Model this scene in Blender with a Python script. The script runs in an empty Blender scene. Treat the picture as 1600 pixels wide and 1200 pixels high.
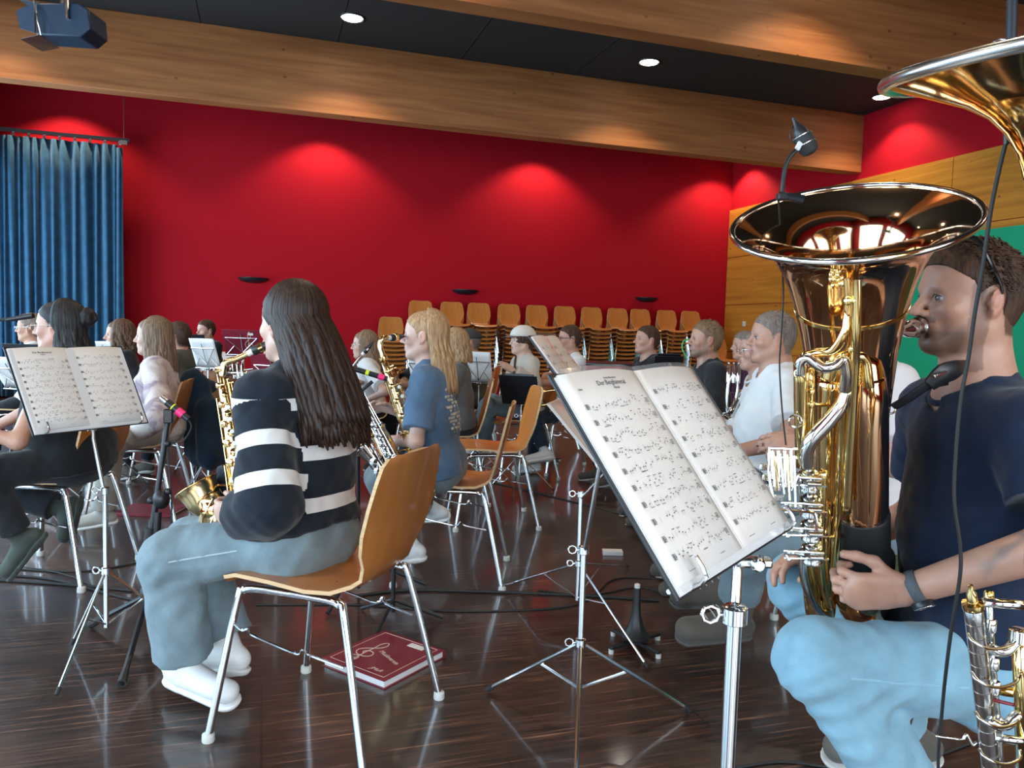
import bpy, bmesh, math, random
import numpy as np
from mathutils import Vector, Matrix
random.seed(7); rng = np.random.default_rng(7)
PI = math.pi
SC = bpy.context.scene; COL = SC.collection
V = Vector

# ---------------- camera ----------------
YAW, PITCH, ROLL, CAMH, FOC = math.radians(18), math.radians(4.05), 0.028, 1.17, 1200.0
f0 = V((math.sin(YAW), math.cos(YAW), 0)); r0 = V((math.cos(YAW), -math.sin(YAW), 0)); zz = V((0, 0, 1))
CF = math.cos(PITCH)*f0 - math.sin(PITCH)*zz
U0 = math.sin(PITCH)*f0 + math.cos(PITCH)*zz
CR = r0*math.cos(ROLL) + U0*math.sin(ROLL)
CU = U0*math.cos(ROLL) - r0*math.sin(ROLL)
CAM = V((0, 0, CAMH))
cd = bpy.data.cameras.new('camera'); cam = bpy.data.objects.new('camera', cd); COL.objects.link(cam)
cd.sensor_width = 36; cd.lens = 36*FOC/1600; cd.clip_start = .05
m = Matrix((CR, CU, -CF)).transposed().to_4x4(); m.translation = CAM
cam.matrix_world = m; SC.camera = cam
def P(px, py, d):            # a point of the hall seen at a pixel, d metres along the view axis
    return CAM + (CF + CR*((px-800)/FOC) + CU*((600-py)/FOC))*d
def G(px, py, z=0.0):        # where the sight line meets a level plane
    r = CF + CR*((px-800)/FOC) + CU*((600-py)/FOC)
    return CAM + r*((z-CAMH)/r.z)
def W(px, py, axis, val):    # where the sight line meets the plane X=val or Y=val
    r = CF + CR*((px-800)/FOC) + CU*((600-py)/FOC)
    return CAM + r*((val-CAM[axis])/r[axis])
def HD(deg):                 # heading: 180 = towards the left wall side of the view, 90 = away, 270 = towards us
    a = math.radians(deg); v = r0*math.cos(a) + f0*math.sin(a)
    return math.atan2(v.y, v.x)
# ---------------- view, world, daylight ----------------
SC.view_settings.view_transform = 'Standard'; SC.view_settings.look = 'None'
SC.view_settings.gamma = 1; SC.view_settings.use_curve_mapping = False
SC.view_settings.exposure = 0.62
try:
    SC.cycles.use_denoising = True
    SC.cycles.max_bounces = 7; SC.cycles.diffuse_bounces = 3; SC.cycles.glossy_bounces = 5
    SC.cycles.transmission_bounces = 5; SC.cycles.transparent_max_bounces = 6
    SC.cycles.sample_clamp_indirect = 4; SC.cycles.caustics_reflective = False; SC.cycles.caustics_refractive = False
except Exception: pass
wd = bpy.data.worlds.new('daylight'); SC.world = wd; wd.use_nodes = True
bg = wd.node_tree.nodes['Background']; bg.inputs[0].default_value = (.62, .82, 1, 1); bg.inputs[1].default_value = 1.6
XL, XR, YB, YF, ZC = -4.0, 8.5, 12.9, -4.0, 4.5
def area(name, loc, rot, sx, sy, e, col, sp=180):
    l = bpy.data.lights.new(name, 'AREA'); l.shape = 'RECTANGLE'; l.size = sx; l.size_y = sy; l.energy = e; l.color = col; l.spread = math.radians(sp)
    o = bpy.data.objects.new(name, l); o.location = loc; o.rotation_euler = rot; COL.objects.link(o); return o
WIN_L = [(-2.6, .6), (1.2, 4.4), (5.0, 8.2), (8.8, 12.1)]        # windows of the left wall: Y ranges
WIN_F = [(-3.6, -1.4), (-.8, 2.0), (2.6, 5.4)]                  # windows behind the viewer: X ranges
for a, b in WIN_L:
    area('window_daylight', (XL-.35, (a+b)/2, 1.75), (0, -PI/2, 0), 2.8, b-a, 150, (.52, .79, 1), 180)
for a, b in WIN_F:
    area('window_daylight', ((a+b)/2, YF-.35, 1.75), (PI/2-.42, 0, 0), b-a, 2.8, 56, (.84, .93, 1), 105)
# ---------------- downlights (housings are built with the ceiling) ----------------
LAMPS = [(x, y) for y in (1.65, 5.2, 8.75, 12.3) for x in (-2.7, .9, 4.5, 8.07)]
for i, (x, y) in enumerate(LAMPS):
    l = bpy.data.lights.new('downlight_lamp', 'SPOT'); l.energy = 82 if y > 12 else 66; l.color = (1, .80, .56)
    l.spot_size = math.radians(118); l.spot_blend = .45; l.shadow_soft_size = .05
    o = bpy.data.objects.new('downlight_lamp', l); o.location = (x, y, ZC-.03); COL.objects.link(o)

# ---------------- materials ----------------
def mat(name, col=(.8, .8, .8), rough=.5, metal=0, spec=None, coat=0, **kw):
    mt = bpy.data.materials.new(name); mt.use_nodes = True
    b = mt.node_tree.nodes['Principled BSDF']
    b.inputs['Base Color'].default_value = (*col, 1); b.inputs['Roughness'].default_value = rough; b.inputs['Metallic'].default_value = metal
    if spec is not None: b.inputs['Specular IOR Level'].default_value = spec
    if coat: b.inputs['Coat Weight'].default_value = coat; b.inputs['Coat Roughness'].default_value = .08
    for k, v in kw.items(): b.inputs[k.replace('_', ' ')].default_value = v
    return mt
def nodes(mt): return mt.node_tree.nodes, mt.node_tree.links, mt.node_tree.nodes['Principled BSDF']
def ramp(N, stops):
    r = N.new('ShaderNodeValToRGB'); e = r.color_ramp.elements
    while len(e) < len(stops): e.new(.5)
    for q, (p, c) in zip(e, stops): q.position = p; q.color = (*c, 1)
    return r
def coords(N, L, scale=(1, 1, 1), kind='Object', rot=(0, 0, 0)):
    t = N.new('ShaderNodeTexCoord'); mp = N.new('ShaderNodeMapping'); mp.inputs['Scale'].default_value = scale
    mp.inputs['Rotation'].default_value = rot
    L.new(t.outputs[kind], mp.inputs['Vector']); return mp
def noise(N, L, mp, scale=5, detail=4, rough=.55, dist=0):
    n = N.new('ShaderNodeTexNoise'); n.inputs['Scale'].default_value = scale; n.inputs['Detail'].default_value = detail
    n.inputs['Roughness'].default_value = rough; n.inputs['Distortion'].default_value = dist
    L.new(mp.outputs[0], n.inputs['Vector']); return n
def bump(N, L, b, src, strength=.2, dist=.01):
    bp = N.new('ShaderNodeBump'); bp.inputs['Strength'].default_value = strength; bp.inputs['Distance'].default_value = dist
    L.new(src, bp.inputs['Height']); L.new(bp.outputs[0], b.inputs['Normal'])
def wood(name, dark, light, stretch=(1, 1, 12), rough=.45, scale=2.2, knots=0, coat=0, kcol=(.16, .06, .02)):
    mt = mat(name, light, rough, spec=.28, coat=coat); N, L, b = nodes(mt); mp = coords(N, L, stretch)
    n = noise(N, L, mp, scale, 6, .6, .6); r = ramp(N, [(.3, dark), (.7, light)]); L.new(n.outputs[0], r.inputs[0]); out = r.outputs[0]
    if knots:
        mp2 = coords(N, L, (1, 1, 1.5)) if stretch[2] > 1 else coords(N, L, (1.5, 1, 1)); v = N.new('ShaderNodeTexVoronoi'); v.inputs['Scale'].default_value = knots
        L.new(mp2.outputs[0], v.inputs['Vector']); k = ramp(N, [(.045, (0, 0, 0)), (.085, (1, 1, 1))]); L.new(v.outputs['Distance'], k.inputs[0])
        mx = N.new('ShaderNodeMix'); mx.data_type = 'RGBA'; L.new(k.outputs[0], mx.inputs['Factor'])
        mx.inputs['A'].default_value = (*kcol, 1); L.new(out, mx.inputs['B']); out = mx.outputs['Result']
    L.new(out, b.inputs['Base Color']); return mt
def fabric(name, col, var=.25, bumpst=.25, sc=160, rough=.9):
    mt = mat(name, col, rough, spec=.2); N, L, b = nodes(mt); mp = coords(N, L)
    n = noise(N, L, mp, 9, 5, .6); c2 = tuple(max(0, c*(1-var)) for c in col)
    r = ramp(N, [(.35, c2), (.65, col)]); L.new(n.outputs[0], r.inputs[0]); L.new(r.outputs[0], b.inputs['Base Color'])
    n2 = noise(N, L, mp, sc, 2); bump(N, L, b, n2.outputs[0], bumpst, .002)
    try: b.inputs['Sheen Weight'].default_value = .15
    except Exception: pass
    return mt
M = {}
M['beam'] = wood('glulam_spruce', (.27, .092, .030), (.48, .19, .066), (.25, 1, 5), .5, 2.6, 3.0)
M['panel'] = wood('spruce_panel', (.48, .18, .022), (.74, .31, .040), (1, .25, 5), .4, 2.6, 3.4)
M['ceil'] = mat('black_ceiling', (.022, .02, .02), .8)
M['red'] = mat('red_wall_paint', (.45, .007, .017), .8, spec=.12)
M['ply'] = wood('beech_plywood', (.50, .165, .035), (.64, .245, .058), (4, 1, .8), .32, 3, 0, .35)
M['plyedge'] = wood('plywood_edge', (.52, .33, .16), (.72, .49, .28), (1, 1, 60), .5, 3)
M['chrome'] = mat('chrome', (.78, .80, .82), .14, 1)
M['steel'] = mat('nickel_steel', (.62, .63, .62), .25, 1)
M['black'] = mat('black_plastic', (.012, .012, .014), .4)
M['rubber'] = mat('black_rubber', (.02, .02, .02), .7)
M['blackmetal'] = mat('black_powder_coat', (.015, .016, .02), .35)
M['cap'] = mat('translucent_foot', (.62, .62, .58), .4)
M['paper'] = mat('paper', (.80, .77, .74), .6); M['ink'] = mat('ink', (.06, .05, .05), .7)
M['paper2'] = mat('cream_paper', (.80, .745, .69), .6)
M['plastic'] = mat('clear_sleeve', (.74, .74, .74), .12)
M['bordeaux'] = mat('bordeaux_cover', (.20, .012, .028), .38); M['gold'] = mat('gold_print', (.75, .58, .45), .4)
M['white'] = mat('white_plastic', (.8, .8, .78), .4); M['pink'] = mat('neon_pink', (.95, .03, .20), .4); M['yellow'] = mat('neon_yellow', (.75, .85, .05), .4)
M['brass'] = mat('gold_brass', (.86, .58, .24), .09, 1); M['rose'] = mat('rose_brass', (.80, .50, .28), .07, 1)
M['lacq'] = mat('yellow_brass', (.88, .68, .30), .12, 1); M['silver'] = mat('silver_plate', (.80, .80, .78), .11, 1)
M['darkbrass'] = mat('aged_gold', (.80, .58, .30), .2, 1)
# floor: narrow dark strips, glossy and worn
mt = mat('dark_strip_parquet', (.04, .02, .015), .25); M['floor'] = mt; N, L, b = nodes(mt)
mp = coords(N, L, (3.0, 85, 1)); n = noise(N, L, mp, 1.0, 3, .6)
mpb = coords(N, L, (1, 1, 1)); big = noise(N, L, mpb, 1.7, 3)
r = ramp(N, [(.36, (.010, .005, .004)), (.52, (.040, .015, .009)), (.62, (.085, .034, .018)), (.70, (.30, .15, .09))]); L.new(n.outputs[0], r.inputs[0])
bk = N.new('ShaderNodeTexBrick'); mpk = coords(N, L, (1, 1, 1)); L.new(mpk.outputs[0], bk.inputs['Vector'])
bk.inputs['Scale'].default_value = 1; bk.inputs['Brick Width'].default_value = 1.28; bk.inputs['Row Height'].default_value = .64; bk.inputs['Mortar Size'].default_value = .003
bk.inputs['Color1'].default_value = (1, 1, 1, 1); bk.inputs['Color2'].default_value = (.72, .70, .70, 1); bk.inputs['Mortar'].default_value = (.25, .2, .2, 1)
mx = N.new('ShaderNodeMix'); mx.data_type = 'RGBA'; mx.blend_type = 'MULTIPLY'; mx.inputs['Factor'].default_value = 1
L.new(r.outputs[0], mx.inputs['A']); L.new(bk.outputs[0], mx.inputs['B']); L.new(mx.outputs['Result'], b.inputs['Base Color'])
rr = N.new('ShaderNodeMapRange'); L.new(n.outputs[0], rr.inputs[0]); rr.inputs[1].default_value = .3; rr.inputs[2].default_value = .8; rr.inputs[3].default_value = .36; rr.inputs[4].default_value = .48
L.new(rr.outputs[0], b.inputs['Roughness']); bump(N, L, b, n.outputs[0], .10, .003)
b.inputs['Specular IOR Level'].default_value = .7; b.inputs['Coat Weight'].default_value = .55; b.inputs['Coat Roughness'].default_value = .10

# ---------------- object helpers ----------------
def tag(o, label=None, cat=None, group=None, kind=None):
    if label: o['label'] = label
    if cat: o['category'] = cat
    if group: o['group'] = group
    if kind: o['kind'] = kind
    return o
def thing(name, label, cat, loc=(0, 0, 0), rz=0, group=None):
    o = bpy.data.objects.new(name, None); o.empty_display_size = .1; COL.objects.link(o)
    o.location = loc; o.rotation_euler = (0, 0, rz); return tag(o, label, cat, group)
class MB:                      # collects shapes; build() links them as one mesh object
    def __init__(s): s.v = []; s.f = []
    def add(s, vs, fs):
        o = len(s.v); s.v += [tuple(v) for v in vs]; s.f += [tuple(i+o for i in f) for f in fs]; return s
    def box(s, c, size, R=None):
        c = V(c); hx, hy, hz = [q/2 for q in size]; R = R or Matrix.Identity(3)
        vs = [c + R @ V((x*hx, y*hy, z*hz)) for x in (-1, 1) for y in (-1, 1) for z in (-1, 1)]
        return s.add(vs, [(0, 1, 3, 2), (4, 6, 7, 5), (0, 4, 5, 1), (2, 3, 7, 6), (0, 2, 6, 4), (1, 5, 7, 3)])
    def b2(s, lo, hi): return s.box([(a+b)/2 for a, b in zip(lo, hi)], [b-a for a, b in zip(lo, hi)])
    def tube(s, pts, rad, n=10, smooth=0, cap=True, flat=None):
        pts = [V(p) for p in pts]; rads = [rad]*len(pts) if not hasattr(rad, '__len__') else list(rad)
        if smooth: pts, rads = spline(pts, rads, smooth)
        T = [(pts[min(i+1, len(pts)-1)]-pts[max(i-1, 0)]).normalized() for i in range(len(pts))]
        a = V((0, 0, 1)) if abs(T[0].z) < .9 else V((1, 0, 0)); u = (a - T[0]*a.dot(T[0])).normalized(); vs = []
        if flat is not None: u = (V(flat[0]) - T[0]*V(flat[0]).dot(T[0])).normalized()
        for p, t, r in zip(pts, T, rads):
            u = (u - t*u.dot(t)).normalized(); w = t.cross(u)
            k = flat[1] if flat is not None else 1
            for j in range(n):
                an = 2*PI*j/n; vs.append(p + u*(r*math.cos(an)*k) + w*(r*math.sin(an)))
        fs = [(i*n+j, i*n+(j+1) % n, (i+1)*n+(j+1) % n, (i+1)*n+j) for i in range(len(pts)-1) for j in range(n)]
        if cap: fs += [tuple(range(n-1, -1, -1)), tuple(range((len(pts)-1)*n, len(pts)*n))]
        return s.add(vs, fs)
    def lathe(s, c, ax, prof, n=32, closed=False):      # prof: (radius, height along ax)
        c = V(c); ax = V(ax).normalized(); a = V((1, 0, 0)) if abs(ax.x) < .8 else V((0, 1, 0))
        u = (a-ax*a.dot(ax)).normalized(); w = ax.cross(u)
        vs = [c + ax*h + (u*math.cos(2*PI*j/n)+w*math.sin(2*PI*j/n))*r for r, h in prof for j in range(n)]
        k = len(prof); rng_ = range(k if closed else k-1)
        fs = [(i*n+j, i*n+(j+1) % n, ((i+1) % k)*n+(j+1) % n, ((i+1) % k)*n+j) for i in rng_ for j in range(n)]
        if not closed:
            if prof[0][0] > 1e-4: fs.append(tuple(range(n-1, -1, -1)))
            if prof[-1][0] > 1e-4: fs.append(tuple(range((k-1)*n, k*n)))
        return s.add(vs, fs)
    def ball(s, c, r, n=12, sc=(1, 1, 1), R=None):
        c = V(c); R = R or Matrix.Identity(3); m_ = n//2; vs = []; 
        for i in range(m_+1):
            th = PI*i/m_
            for j in range(n):
                an = 2*PI*j/n; vs.append(c + R @ V((r*sc[0]*math.sin(th)*math.cos(an), r*sc[1]*math.sin(th)*math.sin(an), r*sc[2]*math.cos(th))))
        return s.add(vs, [(i*n+j, (i+1)*n+j, (i+1)*n+(j+1) % n, i*n+(j+1) % n) for i in range(m_) for j in range(n)])
    def sheet(s, grid, th=0):                           # grid of points [i][j]; th>0 gives thickness
        R_, C_ = len(grid), len(grid[0]); fl = [V(p) for row in grid for p in row]
        q = [(i*C_+j, i*C_+j+1, (i+1)*C_+j+1, (i+1)*C_+j) for i in range(R_-1) for j in range(C_-1)]
        if not th: return s.add(fl, q)
        nrm = []
        for i in range(R_):
            for j in range(C_):
                a = fl[min(i+1, R_-1)*C_+j]-fl[max(i-1, 0)*C_+j]; b_ = fl[i*C_+min(j+1, C_-1)]-fl[i*C_+max(j-1, 0)]
                nrm.append(b_.cross(a).normalized())
        k = len(fl); v2 = [p-n_*th for p, n_ in zip(fl, nrm)]
        bd = [j for j in range(C_)] + [i*C_+C_-1 for i in range(1, R_)] + [(R_-1)*C_+j for j in range(C_-2, -1, -1)] + [i*C_ for i in range(R_-2, 0, -1)]
        fs = q + [tuple(k+i for i in reversed(f)) for f in q]
        for a, b_ in zip(bd, bd[1:]+bd[:1]): fs.append((b_, a, a+k, b_+k))
        return s.add(fl+v2, fs)
    def build(s, name, m_, parent=None, smooth=True, bevel=0, off=None, M_=None, world=False):
        me = bpy.data.meshes.new(name); vs = s.v
        if world and parent is not None:               # shapes were given in hall coordinates
            inv = Matrix.Translation(parent.location) @ parent.rotation_euler.to_matrix().to_4x4()
            par = parent.parent
            if par is not None: inv = Matrix.Translation(par.location) @ par.rotation_euler.to_matrix().to_4x4() @ inv
            inv = inv.inverted(); vs = [inv @ V(v) for v in vs]
        me.from_pydata([tuple(v) for v in vs], [], s.f); me.update()
        if m_ is not None:
            for x in (m_ if isinstance(m_, list) else [m_]): me.materials.append(x)
        o = bpy.data.objects.new(name, me); COL.objects.link(o); o.parent = parent
        if smooth:
            me.polygons.foreach_set('use_smooth', [True]*len(me.polygons))
            if smooth != 'all':
                try: me.set_sharp_from_angle(angle=math.radians(42))
                except Exception: pass
        if bevel:
            bm_ = o.modifiers.new('bevel', 'BEVEL'); bm_.width = bevel; bm_.segments = 2; bm_.limit_method = 'ANGLE'
        return o
def spline(pts, rads, sub):
    P_ = [pts[0]*2-pts[1]]+pts+[pts[-1]*2-pts[-2]]; R_ = [rads[0]]+list(rads)+[rads[-1]]; o, q = [], []
    for i in range(1, len(P_)-2):
        for k in range(sub):
            t = k/sub; a, b_, c, d = P_[i-1:i+3]
            o.append(.5*((2*b_)+(c-a)*t+(2*a-5*b_+4*c-d)*t*t+(3*b_-a-3*c+d)*t**3)); q.append(R_[i]*(1-t)+R_[i+1]*t)
    return o+[pts[-1]], q+[rads[-1]]
def children(o): return [c for c in bpy.data.objects if c.parent == o]
def tree(o): return [(c, tree(c)) for c in children(o)]
def copy_tree(o, loc=None, rz=None, label=None, group=None, tr=None, par=None):
    c = o.copy(); COL.objects.link(c); c.parent = par
    for ch, sub in (tree(o) if tr is None else tr): copy_tree(ch, tr=sub, par=c)
    if loc is not None: c.location = loc
    if rz is not None: c.rotation_euler = (0, 0, rz)
    if label: c['label'] = label
    if group: c['group'] = group
    return c
def struct(name, mb, m_, **k): return tag(mb.build(name, m_, None, **k), kind='structure')
# ================= the hall =================
struct('floor', MB().b2((XL-.2, YF-.2, -.1), (XR+.2, YB+.2, 0)), M['floor'], smooth=False)
struct('ceiling', MB().b2((XL-.2, YF-.2, ZC), (XR+.2, YB+.2, ZC+.12)), M['ceil'], smooth=False)
struct('wall_back', MB().b2((XL-.2, YB, 0), (XR+.2, YB+.2, ZC)), M['red'], smooth=False)
struct('wall_right', MB().b2((XR, YF-.2, 0), (XR+.2, YB, ZC)), M['red'], smooth=False)
def window_wall(name, spans, along):      # a wall with openings z .35 .. 3.15
    mb = MB(); lo, hi = (YF, YB) if along == 'y' else (XL, XR); c = (XL-.2, XL) if along == 'y' else (YF-.2, YF)
    def bx(a, b, z0, z1):
        mb.b2((c[0], a, z0), (c[1], b, z1)) if along == 'y' else mb.b2((a, c[0], z0), (b, c[1], z1))
    q = lo
    for a, b in spans:
        bx(q, a, 0, ZC); bx(a, b, 0, .35); bx(a, b, 3.15, ZC); q = b
    bx(q, hi, 0, ZC); struct(name, mb, M['red'], smooth=False)
    k = 0
    for a, b in spans:
        k += 1; fr = MB(); n_ = 3; cc = sum(c)/2
        for i in range(n_+1):
            y = a+(b-a)*i/n_
            fr.b2((cc-.03, y-.035, .35), (cc+.03, y+.035, 3.15)) if along == 'y' else fr.b2((y-.035, cc-.03, .35), (y+.035, cc+.03, 3.15))
        for z in (.38, 3.12): fr.b2((cc-.03, a, z-.03), (cc+.03, b, z+.03)) if along == 'y' else fr.b2((a, cc-.03, z-.03), (b, cc+.03, z+.03))
        struct('window_%d' % (k + (0 if along == 'y' else 4)), fr, M['beam'], smooth=False)
window_wall('wall_left', WIN_L, 'y'); window_wall('wall_front', WIN_F, 'x')
for k, y in enumerate((-1.4, 2.26, 5.9, 9.54)):
    struct('trim_%d' % (k+1), MB().b2((XL, y, 3.66), (XR, y+.22, ZC)), M['beam'], bevel=.006)      # glulam beams
# black ceiling boards' joints
mb = MB()
for k in range(9): mb.b2((XL+1.5*k+.3, YF, ZC-.006), (XL+1.5*k+.312, YB, ZC+.001))
struct('trim_5', mb, M['rubber'], smooth=False)
# spruce boarding of the right wall
q = 6
for z0, z1 in ((.0, .86), (.87, 1.75), (1.76, 2.645), (2.655, 3.55)):
    mb = MB()
    for y0, y1 in ((YF, .2), (.21, 4.03), (4.04, 7.86), (7.87, 11.2), (11.21, YB-.02)): mb.b2((XR-.045, y0, z0), (XR, y1, z1))
    struct('trim_%d' % q, mb, M['panel'], smooth=False); q += 1
# the band of red above it is the wall itself; green panel
gm = mat('green_screen_cloth', (.01, .42, .20), .85)
g = thing('green_screen', 'large bright green screen standing against the wooden right wall behind the tuba player', 'screen', (XR-.12, 5.2, 0))
a = MB().b2((-.012, -3.6, .06), (.012, 3.62, 2.55)).build('screen_cloth', gm, g, bevel=.01)
MB().b2((-.06, -3.6, 0), (.06, 3.62, .06)).build('foot_rail', M['blackmetal'], g)
# curtain
def curtain(x0, x1, y, z0, z1, seed, amp=.042, pitch=.088):
    r_ = random.Random(seed); n_ = int((x1-x0)/.012); ph = 0; cols = []
    for i in range(n_+1):
        x = x0+(x1-x0)*i/n_; ph += .012/pitch*2*PI*(.88+.24*math.sin(i*.031+seed)); cols.append((x, ph))
    g_ = [[(x + .012*math.sin(p_*.5+k*.35), y + amp*math.sin(p_)*(.75+.25*k/8) + .02*math.sin(p_*.37+k*.2), z0+(z1-z0)*(1-k/8)) for x, p_ in cols] for k in range(9)]
    return MB().sheet(g_, .004)
cmt = fabric('blue_velvet', (.028, .105, .19), .3, .2, 60, .8)
ct = thing('curtain', 'floor length pleated blue curtain hanging from a rail before the red back wall', 'curtain', (0, 0, 0))
curtain(-3.96, -2.02, 12.5, .03, 3.66, 1).build('curtain_fabric', cmt, ct, smooth='all')
curtain(-2.08, -1.93, 12.45, .03, 3.62, 5, .03, .08).build('curtain_edge', cmt, ct, smooth='all')
ra = thing('curtain_rail', 'dark steel curtain rail hung on a wire above the blue curtain', 'rail', (-3.4, 12.5, 3.66))
MB().b2((-.58, -.03, .05), (1.55, .03, .10)).build('rail', M['blackmetal'], ra)
mb = MB(); mb.tube([(1.47, 0, .08), (1.47, 0, ZC-3.66)], .006, 6); mb.build('suspension_wire', M['steel'], ra)
MB().box((1.47, 0, .04), (.10, .07, .06)).build('rail_bracket', M['steel'], ra)
for k in range(11): MB().b2((-.5+.19*k, -.012, .0), (-.47+.19*k, .012, .055)).build('glider', M['steel'], ra)
# wall uplights
for (px, py), w in zip(((396, 434), (727, 453), (1010, 465)), ('left one, before the tall dark-haired sax player', 'middle one, over the left end of the chair stacks', 'right one, over the right end of the chair stacks')):
    c = W(px, py, 1, YB); t = thing('wall_light', 'black half-bowl wall light, '+w, 'wall light', (c.x, YB, c.z), group='black wall lights on the red wall')
    vs = []; g_ = []
    for i in range(7):
        a_ = i/6*PI/2; row = []
        for j in range(17):
            b_ = PI+PI*j/16; row.append((.23*math.cos(a_)*math.cos(b_), .15*math.cos(a_)*math.sin(b_)-.002, -.085*math.sin(a_)))
        g_.append(row)
    MB().sheet(g_, .004).build('bowl', M['blackmetal'], t)
    MB().lathe((0, -.004, -.004), (0, 0, 1), [(.20, 0), (.20, .004)], 24).build('bulb_cover', M['blackmetal'], t)
    t.scale = (1, 1, 1)
# downlight fittings
em = bpy.data.materials.new('lamp_glass'); em.use_nodes = True; N, L, b = nodes(em)
b.inputs['Emission Color'].default_value = (1, .93, .82, 1); b.inputs['Emission Strength'].default_value = 14
nm = {(.9, 8.75): 'left one of three between the two big beams', (4.5, 8.75): 'middle one of three between the two big beams', (8.07, 8.75): 'right one of three between the beams, next to the red side wall'}
for x, y in LAMPS:
    if y > 12 or y < 5: continue
    t = thing('downlight', 'round ceiling light, '+nm.get((x, y), '') if (x, y) in nm else 'round recessed ceiling light in the black ceiling outside the picture', 'ceiling light', (x, y, ZC), group='recessed ceiling lights')
    MB().lathe((0, 0, 0), (0, 0, -1), [(.115, 0), (.125, .012), (.135, .012), (.14, 0)], 28).build('ring', M['blackmetal'], t)
    MB().lathe((0, 0, -.002), (0, 0, -1), [(.112, 0), (.108, .006), (0, .008)], 28).build('lamp_glass', em, t)
# wall socket
c = W(1163, 506, 0, XR-.045); t = thing('wall_socket', 'small white wall socket on the wooden side wall by the corner', 'socket', c)
MB().b2((-.012, -.045, -.045), (0, .045, .045)).build('plate', M['white'], t, bevel=.003)
MB().lathe((-.013, 0, 0), (-1, 0, 0), [(.026, 0), (.026, .004), (.019, .004)], 20).build('socket_ring', M['white'], t)
# ceiling speaker with an open barn-door shade
c = P(98, 40, 4.6); t = thing('stage_lantern', 'dark blue-black stage lantern with folding flaps hanging from the ceiling', 'stage light', c, HD(0))
nav = mat('navy_lacquer', (.012, .03, .06), .4)
mb = MB()
hexp = [(-.10, -.09), (.16, -.10), (.22, -.05), (.21, .06), (.15, .095), (-.10, .09)]
mb.add([(x, -.10, z) for x, z in hexp]+[(x, .10, z) for x, z in hexp], [tuple(range(6)), tuple(range(11, 5, -1))]+[(i, i+6, (i+1) % 6+6, (i+1) % 6) for i in range(6)])
mb.build('housing', nav, t, bevel=.008)
MB().add([(-.10, -.11, .09), (-.22, -.09, .045), (-.20, -.09, -.055), (-.10, -.11, -.085), (-.10, -.10, .09), (-.22, -.08, .045), (-.20, -.08, -.055), (-.10, -.10, -.085)], [(0, 1, 2, 3), (7, 6, 5, 4), (0, 4, 5, 1), (1, 5, 6, 2), (2, 6, 7, 3), (3, 7, 4, 0)]).build('flap', nav, t)
MB().add([(-.08, -.1, -.09), (-.18, -.12, -.125), (-.16, .06, -.13), (-.08, .1, -.095), (-.08, -.1, -.094), (-.18, -.12, -.129), (-.16, .06, -.134), (-.08, .1, -.099)], [(0, 1, 2, 3), (7, 6, 5, 4), (0, 4, 5, 1), (1, 5, 6, 2), (2, 6, 7, 3), (3, 7, 4, 0)]).build('flap', M['steel'], t)
MB().add([(-.08, -.1, .094), (-.19, -.12, .10), (-.17, .06, .105), (-.08, .1, .098), (-.08, -.1, .09), (-.19, -.12, .096), (-.17, .06, .101), (-.08, .1, .094)], [(0, 1, 2, 3), (7, 6, 5, 4), (0, 4, 5, 1), (1, 5, 6, 2), (2, 6, 7, 3), (3, 7, 4, 0)]).build('flap', M['steel'], t)
mb = MB(); 
mb.tube([(.0, .0, .09), (.0, .0, ZC-c.z)], .011, 8).build('hanger', M['steel'], t)
MB().tube([(.09, -.11, .0), (.09, -.11, .12), (.09, -.03, .16), (.09, 0, ZC-c.z)], .010, 8).build('yoke', M['steel'], t)
MB().tube([(-.10, -.115, .10), (-.075, -.13, 0), (-.06, -.115, -.10)], .006, 6, 3).build('frame_rod', M['steel'], t)
# ================= chairs =================
def chair_shell(nw=12):
    prof = [(.215, .425, .17), (.205, .442, .195), (.16, .456, .205), (.05, .452, .208), (-.06, .440, .205), (-.13, .440, .190), (-.175, .452, .155), (-.197, .480, .138),
            (-.210, .520, .150), (-.222, .565, .185), (-.236, .62, .203), (-.252, .69, .200), (-.268, .76, .188), (-.279, .805, .176), (-.2835, .825, .150), (-.2845, .830, .12)]
    g_ = []
    for i, (y, z, w) in enumerate(prof):
        row = []
        for j in range(nw+1):
            t = -1+2*j/nw; dish = .012*(t*t) if i < 7 else 0; back = -.014*(1-t*t) if i > 7 else 0
            row.append((w*t, y+back, z+dish))
        g_.append(row)
    return MB().sheet(g_, .011)
def leg_pts(s, front):
    f = 1 if front else -1
    return [(s*.235, .225*f if front else -.265, .012), (s*.188, .165*f if front else -.175, .400), (s*.180, .150 if front else -.155, .424), (s*.176, .115 if front else -.118, .433), (s*.174, 0, .434)]
CHM = {}
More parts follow.
